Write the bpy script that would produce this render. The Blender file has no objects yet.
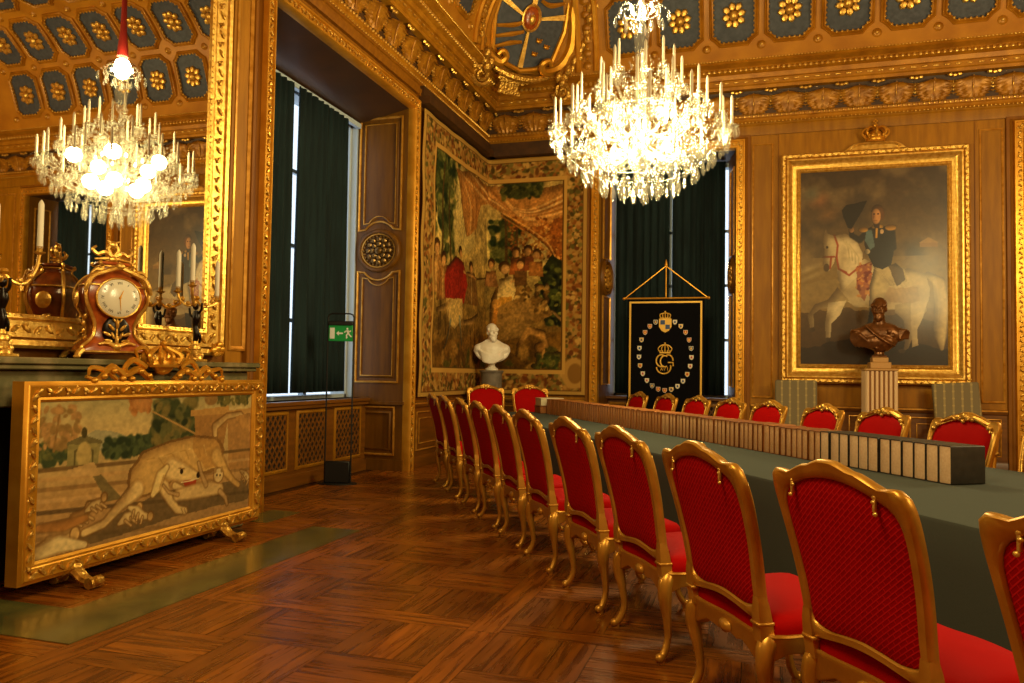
import bpy, math, random
import numpy as np
from mathutils import Vector, Matrix
random.seed(7); rng = np.random.RandomState(11)
S = bpy.context.scene
COL = S.collection
PI = math.pi
XW, YB, XR, YF = -4.85, 14.05, 8.60, -3.2      # the room's four wall planes

# ------------------------------------------------------------------ helpers
def lin(h):
    if isinstance(h, str):
        h = tuple(int(h[i:i+2], 16)/255 for i in (0, 2, 4))
    return tuple((c/12.92 if c <= .04045 else ((c+.055)/1.055)**2.4) for c in h)

class MB:
    """collects faces, then links them as ONE mesh object"""
    def __init__(s): s.v=[]; s.f=[]; s.m=[]; s.M=None
    def add(s, vs, fs, mi=0):
        b=len(s.v)
        if s.M is not None: vs=[tuple(s.M @ Vector(p)) for p in vs]
        s.v.extend([tuple(p) for p in vs])
        for f in fs: s.f.append(tuple(b+i for i in f)); s.m.append(mi)
        return s
    def box(s, a, b, mi=0):
        x0,y0,z0=a; x1,y1,z1=b
        if x0>x1: x0,x1=x1,x0
        if y0>y1: y0,y1=y1,y0
        if z0>z1: z0,z1=z1,z0
        return s.add([(x0,y0,z0),(x1,y0,z0),(x1,y1,z0),(x0,y1,z0),(x0,y0,z1),(x1,y0,z1),(x1,y1,z1),(x0,y1,z1)],
              [(0,3,2,1),(4,5,6,7),(0,1,5,4),(1,2,6,5),(2,3,7,6),(3,0,4,7)],mi)
    def rbox(s, a, b, r=.01, mi=0):
        """box with all edges bevelled"""
        x0,y0,z0=a; x1,y1,z1=b
        vs=[];fs=[]
        xs=(min(x0,x1),max(x0,x1)); ys=(min(y0,y1),max(y0,y1)); zs=(min(z0,z1),max(z0,z1))
        idx={}
        for i in (0,1):
            for j in (0,1):
                for k in (0,1):
                    sx=1-2*i; sy=1-2*j; sz=1-2*k
                    for ax in range(3):
                        p=[xs[i]+sx*r, ys[j]+sy*r, zs[k]+sz*r]
                        p[ax]=(xs[i],ys[j],zs[k])[ax]
                        idx[(i,j,k,ax)]=len(vs); vs.append(tuple(p))
        g=lambda i,j,k,a: idx[(i,j,k,a)]
        for i in (0,1): fs.append((g(i,0,0,0),g(i,1,0,0),g(i,1,1,0),g(i,0,1,0)))
        for j in (0,1): fs.append((g(0,j,0,1),g(1,j,0,1),g(1,j,1,1),g(0,j,1,1)))
        for k in (0,1): fs.append((g(0,0,k,2),g(1,0,k,2),g(1,1,k,2),g(0,1,k,2)))
        for i in (0,1):
            for j in (0,1): fs.append((g(i,j,0,0),g(i,j,1,0),g(i,j,1,1),g(i,j,0,1)))
            for k in (0,1): fs.append((g(i,0,k,0),g(i,1,k,0),g(i,1,k,2),g(i,0,k,2)))
        for j in (0,1):
            for k in (0,1): fs.append((g(0,j,k,1),g(1,j,k,1),g(1,j,k,2),g(0,j,k,2)))
        for i in (0,1):
            for j in (0,1):
                for k in (0,1): fs.append((g(i,j,k,0),g(i,j,k,1),g(i,j,k,2)))
        return s.add(vs,fs,mi)
    def grid(s, P, mi=0, cu=False, cv=False):
        """P[i][j] rows of points; cu/cv close"""
        n=len(P); m=len(P[0]); vs=[p for r in P for p in r]; fs=[]
        for i in range(n if cu else n-1):
            for j in range(m if cv else m-1):
                a=i*m+j; b=i*m+(j+1)%m; c=((i+1)%n)*m+(j+1)%m; d=((i+1)%n)*m+j
                fs.append((a,b,c,d))
        return s.add(vs,fs,mi)
    def lathe(s, prof, n=16, c=(0,0,0), mi=0, cap=True, sx=1, sy=1):
        P=[[(c[0]+r*math.cos(2*PI*j/n)*sx, c[1]+r*math.sin(2*PI*j/n)*sy, c[2]+z) for j in range(n)] for r,z in prof]
        s.grid(P,mi,False,True)
        if cap:
            s.add(P[0],[tuple(range(n))[::-1]],mi); s.add(P[-1],[tuple(range(n))],mi)
        return s
    def tube(s, path, rad, n=8, mi=0, cap=True, flat=1.0):
        pts=[Vector(p) for p in path]; k=len(pts)
        if not hasattr(rad,'__len__'): rad=[rad]*k
        up=None; P=[]
        for i,p in enumerate(pts):
            t=(pts[min(i+1,k-1)]-pts[max(i-1,0)])
            if t.length<1e-9: t=Vector((0,0,1))
            t.normalize()
            if up is None:
                up=Vector((0,0,1)) if abs(t.z)<.9 else Vector((1,0,0))
            u=(up-t*up.dot(t))
            if u.length<1e-6: u=Vector((0,1,0))-t*t.y
            u.normalize(); w=t.cross(u); up=u
            P.append([tuple(p+(u*math.cos(2*PI*j/n)*flat+w*math.sin(2*PI*j/n))*rad[i]) for j in range(n)])
        s.grid(P,mi,False,True)
        if cap:
            s.add(P[0],[tuple(range(n))[::-1]],mi); s.add(P[-1],[tuple(range(n))],mi)
        return s
    def ell(s, c, r, n=8, m=6, mi=0, R=None):
        if not hasattr(r,'__len__'): r=(r,r,r)
        vs=[];fs=[]
        for i in range(1,m):
            th=PI*i/m
            for j in range(n):
                a=2*PI*j/n
                vs.append(Vector((r[0]*math.sin(th)*math.cos(a), r[1]*math.sin(th)*math.sin(a), r[2]*math.cos(th))))
        vs.append(Vector((0,0,r[2]))); vs.append(Vector((0,0,-r[2])))
        if R is not None: vs=[R@v for v in vs]
        cc=Vector(c); vs=[tuple(v+cc) for v in vs]
        for i in range(m-2):
            for j in range(n):
                fs.append((i*n+j,(i+1)*n+j,(i+1)*n+(j+1)%n,i*n+(j+1)%n))
        t=(m-1)*n
        for j in range(n):
            fs.append((t,j,(j+1)%n)); fs.append((t+1,(m-2)*n+(j+1)%n,(m-2)*n+j))
        return s.add(vs,fs,mi)
    def stube(s, path, rad, n=8, mi=0, cap=True, flat=1.0):
        pts=[Vector(p) for p in path]; k=len(pts); sub=4
        if not hasattr(rad,'__len__'): rad=[rad]*k
        Q=[];Rd=[]
        for i in range(k-1):
            p1,p2=pts[i],pts[i+1]; p0=pts[i-1] if i else p1*2-p2; p3=pts[i+2] if i+2<k else p2*2-p1
            for j in range(sub):
                t=j/sub; Q.append(.5*((2*p1)+(-p0+p2)*t+(2*p0-5*p1+4*p2-p3)*t*t+(-p0+3*p1-3*p2+p3)*t**3)); Rd.append(rad[i]*(1-t)+rad[i+1]*t)
        Q.append(pts[-1]); Rd.append(rad[-1])
        return s.tube(Q,Rd,n,mi,cap,flat)
    def prism(s, poly, h0, h1, tf, mi=0):
        """poly (a,b) extruded between h0 and h1 through tf(a,b,h)"""
        n=len(poly)
        vs=[tf(a,b,h0) for a,b in poly]+[tf(a,b,h1) for a,b in poly]
        fs=[tuple(range(n))[::-1], tuple(range(n,2*n))]+[(i,(i+1)%n,n+(i+1)%n,n+i) for i in range(n)]
        return s.add(vs,fs,mi)
    def build(s, name, mats, parent=None, angle=40, loc=None, rz=0):
        me=bpy.data.meshes.new(name); me.from_pydata(s.v,[],s.f)
        if not isinstance(mats,(list,tuple)): mats=[mats]
        for m in mats: me.materials.append(m)
        me.polygons.foreach_set('material_index', s.m)
        me.polygons.foreach_set('use_smooth',[True]*len(s.f))
        me.update()
        import bmesh
        bm=bmesh.new(); bm.from_mesh(me)
        if len(s.v)<60000: bmesh.ops.remove_doubles(bm,verts=bm.verts,dist=1e-5)
        bmesh.ops.recalc_face_normals(bm,faces=bm.faces); bm.to_mesh(me); bm.free()
        me.set_sharp_from_angle(angle=math.radians(angle))
        o=bpy.data.objects.new(name,me); COL.objects.link(o)
        if parent is not None: o.parent=parent
        if loc is not None: o.location=loc
        o.rotation_euler[2]=rz
        return o

def tag(o,label=None,cat=None,group=None,kind=None):
    if label: o['label']=label
    if cat: o['category']=cat
    if group: o['group']=group
    if kind: o['kind']=kind
    return o
def empty(name,loc,rz=0):
    o=bpy.data.objects.new(name,None); COL.objects.link(o); o.location=loc; o.rotation_euler[2]=rz
    o.empty_display_size=.1
    return o
def struct(name,mb,mats,angle=40,parent=None):
    o=mb.build(name,mats,parent,angle); o['kind']='structure'; return o
KIDS={}
def copy_tree(o,parent=None):
    c=o.copy(); COL.objects.link(c); c.parent=parent
    for ch in [k for k in o.children]: copy_tree(ch,c)
    return c

def mould(mb, pts, closed, prof, tf, mi=0, closeprof=False):
    """sweep profile (w outward to the left of travel, h) round a 2-D path with mitres"""
    n=len(pts); P=[]
    for i in range(n):
        p=Vector(pts[i])
        if closed or 0<i<n-1:
            d0=(p-Vector(pts[i-1])).normalized(); d1=(Vector(pts[(i+1)%n])-p).normalized()
        elif i==0: d0=d1=(Vector(pts[1])-p).normalized()
        else: d0=d1=(p-Vector(pts[i-1])).normalized()
        n0=Vector((-d0.y,d0.x)); n1=Vector((-d1.y,d1.x)); b=n0+n1
        if b.length<1e-6: b=n0
        else: b=b/ (b.dot(n0) if abs(b.dot(n0))>1e-6 else 1)
        P.append([tf(p.x+b.x*w, p.y+b.y*w, h) for w,h in prof])
    mb.grid(P,mi,closed,closeprof)
    if not closed and closeprof:
        k=len(prof); mb.add(P[0],[tuple(range(k))],mi); mb.add(P[-1],[tuple(range(k))[::-1]],mi)
def rect(a0,b0,a1,b1): return [(a0,b0),(a0,b1),(a1,b1),(a1,b0)]   # clockwise: left of travel = outward
TL=lambda a,b,h:(XW+h,a,b)                 # on left wall: a=Y b=z, h into the room
TB=lambda a,b,h:(a,YB-h,b)                 # on back wall: a=X b=z
def bead(w0,w1,h): return [(w0,0),(w0,h*.7),(w0+(w1-w0)*.3,h),(w0+(w1-w0)*.7,h),(w1,h*.7),(w1,0)]

# ------------------------------------------------------------------ materials
def nmat(name):
    m=bpy.data.materials.new(name); m.use_nodes=True; nt=m.node_tree
    return m,nt,nt.nodes['Principled BSDF']
def mat(name,col,rough=.5,metal=0,col2=None,vs=6,bump=0,bs=40,bd=.01,spec=.5,sheen=0,coat=0,stretch=None,voro=False,detail=4,contrast=(.35,.65)):
    m,nt,b=nmat(name); N=nt.nodes; L=nt.links
    c=lin(col)+(1,)
    b.inputs['Base Color'].default_value=c; b.inputs['Roughness'].default_value=rough; b.inputs['Metallic'].default_value=metal
    b.inputs['Specular IOR Level'].default_value=spec
    if sheen: b.inputs['Sheen Weight'].default_value=sheen; b.inputs['Sheen Roughness'].default_value=.4; b.inputs['Sheen Tint'].default_value=c
    if coat: b.inputs['Coat Weight'].default_value=coat; b.inputs['Coat Roughness'].default_value=.12
    if col2 or bump:
        tc=N.new('ShaderNodeTexCoord'); mp=N.new('ShaderNodeMapping'); L.new(tc.outputs['Object'],mp.inputs['Vector'])
        if stretch: mp.inputs['Scale'].default_value=stretch
    if col2:
        n=N.new('ShaderNodeTexNoise'); n.inputs['Scale'].default_value=vs; n.inputs['Detail'].default_value=detail
        L.new(mp.outputs['Vector'],n.inputs['Vector'])
        r=N.new('ShaderNodeValToRGB'); r.color_ramp.elements[0].position=contrast[0]; r.color_ramp.elements[1].position=contrast[1]
        r.color_ramp.elements[0].color=c; r.color_ramp.elements[1].color=lin(col2)+(1,)
        L.new(n.outputs['Fac'],r.inputs['Fac']); L.new(r.outputs['Color'],b.inputs['Base Color'])
    if bump:
        if voro:
            n2=N.new('ShaderNodeTexVoronoi'); n2.inputs['Scale'].default_value=bs; o=n2.outputs['Distance']
            n2.feature='SMOOTH_F1'
        else:
            n2=N.new('ShaderNodeTexNoise'); n2.inputs['Scale'].default_value=bs; n2.inputs['Detail'].default_value=3; o=n2.outputs['Fac']
        L.new(mp.outputs['Vector'],n2.inputs['Vector'])
        bp=N.new('ShaderNodeBump'); bp.inputs['Strength'].default_value=bump; bp.inputs['Distance'].default_value=bd
        if voro: bp.invert=True
        L.new(o,bp.inputs['Height']); L.new(bp.outputs['Normal'],b.inputs['Normal'])
    return m
M={}
M['gold']=mat('gilt smooth','e2a436',.36,.65,col2='cc8c20',vs=5,bump=.12,bs=60,bd=.003)
M['goldc']=mat('gilt carved','e0b050',.36,.7,col2='b07e26',vs=30,bump=.7,bs=26,bd=.02,voro=True)
M['gold_bright']=mat('gilt bright','ecc060',.32,.7,col2='cc9638',vs=18,bump=.3,bs=50,bd=.01)
M['chairgold']=mat('chair gilding','d29a38',.38,.6,col2='bc8428',vs=9,bump=.1,bs=90,bd=.002)
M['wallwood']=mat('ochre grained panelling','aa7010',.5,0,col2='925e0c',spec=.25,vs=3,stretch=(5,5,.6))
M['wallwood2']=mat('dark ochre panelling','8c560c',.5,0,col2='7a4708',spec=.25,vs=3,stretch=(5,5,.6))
M['stile']=mat('ochre stile panelling','a06a0e',.5,0,col2='8c5a0c',spec=.25,vs=3,stretch=(4,4,.5))
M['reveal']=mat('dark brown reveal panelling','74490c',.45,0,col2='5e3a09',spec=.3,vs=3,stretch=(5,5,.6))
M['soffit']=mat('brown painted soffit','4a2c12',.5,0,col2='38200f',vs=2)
M['dado']=mat('brown dado panelling','7a480c',.4,0,col2='643a08',vs=3,stretch=(.6,.6,6))
M['goldline']=mat('gilt fillet','dba040',.35,.5,col2='b87a20',vs=12)
M['cornice']=mat('ochre gilt cornice','bc7e18',.42,.2,col2='9e640e',vs=5,bump=.15,bs=30,bd=.006)
M['leaf']=mat('gilt acanthus','b87c1c',.42,.25,col2='8a560c',vs=8,bump=.2,bs=40,bd=.004)
M['rosette']=mat('dark gilt rosette','8c6626',.35,.5,col2='5c3e12',vs=20)
M['ground']=mat('dark brown leaf-gap shade and wall band','4c2c08',.6,0,col2='3a2006',vs=6)  # shade between the frieze leaves as colour; also the band above the tapestry
M['cove']=mat('ochre cove plaster','c0801c',.5,.08,col2='aa6c14',vs=2.5,bump=.06,bs=20,bd=.01)
M['ceil']=mat('ochre ceiling plaster','a8742e',.6,0,col2='8c5c20',vs=1.5)
M['blue']=mat('slate blue coffer field','4a4e58',.6,0,col2='383c46',vs=14)
M['curtain']=mat('dark teal curtain','1a2a2c',.85,0,col2='131e20',vs=4,stretch=(3,3,.3),spec=.2)
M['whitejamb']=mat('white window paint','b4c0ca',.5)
M['green_marble']=mat('grey green marble','66602f',.2,0,col2='4c4a28',vs=5,detail=8,coat=.3)
M['mantel']=mat('grey green veined marble','8c7c58',.25,0,col2='66603f',vs=6,detail=9,contrast=(.4,.6))
M['black']=mat('matt black iron','0c0b0a',.5)
M['soot']=mat('dark firebox','0d0b09',.9)
M['marblew']=mat('white statuary marble','f4ecdc',.38,0,col2='e6dac4',vs=5)
M['greycol']=mat('grey veined marble','8a8072',.35,0,col2='6d6458',vs=9,detail=8,stretch=(1,1,.5))
M['bronze']=mat('brown bronze','80522a',.34,.55,col2='5e3a1a',vs=9)
M['darkbronze']=mat('dark patinated bronze','1c130c',.3,.6)
M['candle']=mat('cream wax candle','ece0c4',.45,0)
M['page']=mat('cream page edges','ffdcac',.7,0,col2='f4cc98',vs=60,stretch=(1,1,1))
M['page2']=mat('tan page edges','efc088',.7,0,col2='dfac74',vs=60); M['page3']=mat('brown page edges','dc9c58',.7,0,col2='c88848',vs=60)
M['leather']=mat('brown leather binding','8c5420',.5,0,col2='744014',vs=20,bump=.1,bs=200,bd=.001)
M['leather2']=mat('tan leather binding','a8672c',.5,0,col2='8f5420',vs=20)
M['blackboard']=mat('charcoal book cloth','332f28',.45,0,col2='27241f',vs=20,bump=.1,bs=200,bd=.001)
M['boxcream']=mat('cream card box','d8c8a0',.6)
M['cloth']=mat('dark green baize','43493e',.95,0,col2='3a4036',vs=300)
M['tortoise']=mat('red tortoiseshell veneer','bc5a1e',.28,0,col2='8c3a10',vs=22,coat=.25)
M['enamel']=mat('white enamel dial','e8e0c8',.2,coat=.4)
M['ink']=mat('black numerals','141210',.4)
M['signgreen']=mat('exit sign green','0f9c48',.4)
M['signwhite']=mat('exit sign white','f0f0ea',.4)
M['bannerblack']=mat('black banner cloth','070609',.9,spec=.1)
M['embroid']=mat('gold embroidery','d8a840',.5,.3,bump=.3,bs=200,bd=.002)
M['embred']=mat('red embroidery','b8402a',.8); M['embblue']=mat('blue embroidery','3c5078',.8); M['embwhite']=mat('cream embroidery','d8cdb4',.8)
M['sleeve']=mat('red silk sleeve','9a2018',.6,sheen=.3)
M['wood']=mat('dark table wood','3a2010',.5)
M['rubber']=mat('lattice backing black','0e0905',.9)

def mk_velvet(name,weave):
    m,nt,b=nmat(name); N=nt.nodes; L=nt.links
    b.inputs['Roughness'].default_value=.7; b.inputs['Specular IOR Level'].default_value=.05
    b.inputs['Sheen Weight'].default_value=.0; b.inputs['Sheen Tint'].default_value=(1,.25,.15,1); b.inputs['Sheen Roughness'].default_value=.35
    tc=N.new('ShaderNodeTexCoord')
    if weave:
        mp=N.new('ShaderNodeMapping'); mp.inputs['Rotation'].default_value=(PI/2,0,0)
        mp2=N.new('ShaderNodeMapping'); mp2.inputs['Rotation'].default_value=(0,0,math.radians(38))
        L.new(tc.outputs['Object'],mp.inputs['Vector']); L.new(mp.outputs['Vector'],mp2.inputs['Vector'])
        br=N.new('ShaderNodeTexBrick'); br.inputs['Scale'].default_value=1.0
        br.inputs['Brick Width'].default_value=.040; br.inputs['Row Height'].default_value=.015; br.inputs['Mortar Size'].default_value=.003; br.inputs['Mortar Smooth'].default_value=.6
        br.inputs['Color1'].default_value=lin('a6070a')+(1,); br.inputs['Color2'].default_value=lin('980508')+(1,); br.inputs['Mortar'].default_value=lin('c01818')+(1,)
        L.new(mp2.outputs['Vector'],br.inputs['Vector']); L.new(br.outputs['Color'],b.inputs['Base Color'])
        bp=N.new('ShaderNodeBump'); bp.inputs['Strength'].default_value=.4; bp.inputs['Distance'].default_value=.003
        L.new(br.outputs['Fac'],bp.inputs['Height']); L.new(bp.outputs['Normal'],b.inputs['Normal'])
    else:
        n=N.new('ShaderNodeTexNoise'); n.inputs['Scale'].default_value=7; L.new(tc.outputs['Object'],n.inputs['Vector'])
        r=N.new('ShaderNodeValToRGB'); r.color_ramp.elements[0].color=lin('a20604')+(1,); r.color_ramp.elements[1].color=lin('ae0805')+(1,)
        L.new(n.outputs['Fac'],r.inputs['Fac']); L.new(r.outputs['Color'],b.inputs['Base Color'])
    return m
M['velvet']=mk_velvet('red velvet',False); M['weave']=mk_velvet('red woven back cloth',True)

def mk_crystal():
    m=bpy.data.materials.new('cut crystal'); m.use_nodes=True; nt=m.node_tree; N=nt.nodes; L=nt.links
    N.remove(N['Principled BSDF']); out=N['Material Output']
    tr=N.new('ShaderNodeBsdfTransparent'); tr.inputs['Color'].default_value=(.97,.97,.95,1)
    gl=N.new('ShaderNodeBsdfGlossy'); gl.inputs['Roughness'].default_value=.14; gl.inputs['Color'].default_value=(.75,.72,.62,1)
    tl=N.new('ShaderNodeBsdfTranslucent'); tl.inputs['Color'].default_value=(.5,.46,.38,1)
    df=N.new('ShaderNodeBsdfDiffuse'); df.inputs['Color'].default_value=(.5,.46,.38,1)
    a=N.new('ShaderNodeMixShader'); a.inputs[0].default_value=.5; L.new(tl.outputs[0],a.inputs[1]); L.new(df.outputs[0],a.inputs[2])
    b=N.new('ShaderNodeMixShader'); b.inputs[0].default_value=.30; L.new(gl.outputs[0],b.inputs[1]); L.new(a.outputs[0],b.inputs[2])
    c=N.new('ShaderNodeMixShader'); c.inputs[0].default_value=.17; L.new(tr.outputs[0],c.inputs[1]); L.new(b.outputs[0],c.inputs[2])
    L.new(c.outputs[0],out.inputs['Surface']); return m
M['crystal']=mk_crystal()
def mk_emit(name,col,st):
    m=bpy.data.materials.new(name); m.use_nodes=True; nt=m.node_tree; N=nt.nodes
    N.remove(N['Principled BSDF']); e=N.new('ShaderNodeEmission'); e.inputs['Color'].default_value=col+(1,); e.inputs['Strength'].default_value=st
    nt.links.new(e.outputs[0],N['Material Output'].inputs['Surface']); return m
M['bulb']=mk_emit('lit warm bulb',(1,.84,.55),45)
def mk_mirror():
    m,nt,b=nmat('mirror glass'); b.inputs['Base Color'].default_value=(.86,.84,.78,1); b.inputs['Metallic'].default_value=1; b.inputs['Roughness'].default_value=.012; return m
M['mirror']=mk_mirror()
def mk_pane():
    m=bpy.data.materials.new('window glass'); m.use_nodes=True; nt=m.node_tree; N=nt.nodes; L=nt.links
    N.remove(N['Principled BSDF']); t=N.new('ShaderNodeBsdfTransparent'); g=N.new('ShaderNodeBsdfGlossy'); g.inputs['Roughness'].default_value=.02
    x=N.new('ShaderNodeMixShader'); x.inputs[0].default_value=.06; L.new(t.outputs[0],x.inputs[1]); L.new(g.outputs[0],x.inputs[2]); L.new(x.outputs[0],N['Material Output'].inputs['Surface']); return m
M['pane']=mk_pane()
def mk_vcol(name,rough,coat=0,weave=0,spec=.4):
    m,nt,b=nmat(name); N=nt.nodes; L=nt.links
    a=N.new('ShaderNodeAttribute'); a.attribute_name='paint'
    L.new(a.outputs['Color'],b.inputs['Base Color']); b.inputs['Roughness'].default_value=rough; b.inputs['Specular IOR Level'].default_value=spec
    if coat: b.inputs['Coat Weight'].default_value=coat; b.inputs['Coat Roughness'].default_value=.16
    if weave:
        tc=N.new('ShaderNodeTexCoord'); n=N.new('ShaderNodeTexNoise'); n.inputs['Scale'].default_value=weave; L.new(tc.outputs['Object'],n.inputs['Vector'])
        bp=N.new('ShaderNodeBump'); bp.inputs['Strength'].default_value=.3; bp.inputs['Distance'].default_value=.004
        L.new(n.outputs['Fac'],bp.inputs['Height']); L.new(bp.outputs['Normal'],b.inputs['Normal'])
    return m
M['oil']=mk_vcol('oil painting',.45,.45,30); M['tap']=mk_vcol('woven tapestry wool',.95,0,80,.1); M['needle']=mk_vcol('needlework panel',.9,0,120,.1)

def mk_parquet():
    m,nt,b=nmat('oak parquet'); N=nt.nodes; L=nt.links
    a=N.new('ShaderNodeAttribute'); a.attribute_name='tone'; uv=N.new('ShaderNodeUVMap'); uv.uv_map='grain'
    mp=N.new('ShaderNodeMapping'); mp.inputs['Scale'].default_value=(2.2,26,1); L.new(uv.outputs[0],mp.inputs['Vector'])
    n=N.new('ShaderNodeTexNoise'); n.inputs['Scale'].default_value=1; n.inputs['Detail'].default_value=6; n.inputs['Distortion'].default_value=.6
    L.new(mp.outputs[0],n.inputs['Vector'])
    r=N.new('ShaderNodeValToRGB'); r.color_ramp.elements[0].position=.32; r.color_ramp.elements[1].position=.7
    r.color_ramp.elements[0].color=lin('5a2c08')+(1,); r.color_ramp.elements[1].color=lin('a25a12')+(1,)
    L.new(n.outputs['Fac'],r.inputs['Fac'])
    mx=N.new('ShaderNodeMix'); mx.data_type='RGBA'; mx.blend_type='MULTIPLY'; mx.inputs[0].default_value=1
    L.new(r.outputs['Color'],mx.inputs[6]); L.new(a.outputs['Color'],mx.inputs[7]); L.new(mx.outputs[2],b.inputs['Base Color'])
    rr=N.new('ShaderNodeMapRange'); rr.inputs['To Min'].default_value=.2; rr.inputs['To Max'].default_value=.36; L.new(n.outputs['Fac'],rr.inputs['Value']); L.new(rr.outputs[0],b.inputs['Roughness'])
    b.inputs['Specular IOR Level'].default_value=.5
    bp=N.new('ShaderNodeBump'); bp.inputs['Strength'].default_value=.12; bp.inputs['Distance'].default_value=.003; L.new(n.outputs['Fac'],bp.inputs['Height']); L.new(bp.outputs['Normal'],b.inputs['Normal'])
    return m
M['parquet']=mk_parquet()
def mk_stripe():
    m,nt,b=nmat('grey figured upholstery'); N=nt.nodes; L=nt.links
    tc=N.new('ShaderNodeTexCoord'); sp=N.new('ShaderNodeSeparateXYZ'); L.new(tc.outputs['Object'],sp.inputs[0])
    def mth(op,a,v=None,v2=None):
        n=N.new('ShaderNodeMath'); n.operation=op
        if isinstance(a,(int,float)): n.inputs[0].default_value=a
        else: L.new(a,n.inputs[0])
        if v is not None:
            if isinstance(v,(int,float)): n.inputs[1].default_value=v
            else: L.new(v,n.inputs[1])
        return n.outputs[0]
    sx=mth('SINE',mth('MULTIPLY',sp.outputs[0],2*PI/.125)); st=mth('GREATER_THAN',sx,.75)
    # small flower dots set between the stripes
    ux=mth('SUBTRACT',mth('FRACT',mth('ADD',mth('DIVIDE',sp.outputs[0],.125),.25)),.5)
    uz=mth('SUBTRACT',mth('FRACT',mth('DIVIDE',sp.outputs[2],.11)),.5)
    d=mth('ADD',mth('MULTIPLY',ux,ux),mth('MULTIPLY',uz,uz)); dt=mth('LESS_THAN',d,.022)
    f=mth('MAXIMUM',mth('MULTIPLY',st,.6),dt)
    mx=N.new('ShaderNodeMix'); mx.data_type='RGBA'; L.new(f,mx.inputs[0]); mx.inputs[6].default_value=lin('786a4c')+(1,); mx.inputs[7].default_value=lin('a8925e')+(1,)
    L.new(mx.outputs[2],b.inputs['Base Color']); b.inputs['Roughness'].default_value=.85
    return m
M['greyup']=mk_stripe()
M['stripe_cream']=mat('cream fluting','e4c294',.5,0); M['stripe_gold']=mat('brown gilt fluting','7c4c12',.4,.2)
M['ped']=mat('pale gilt wood','b88a4c',.45,.1)

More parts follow.
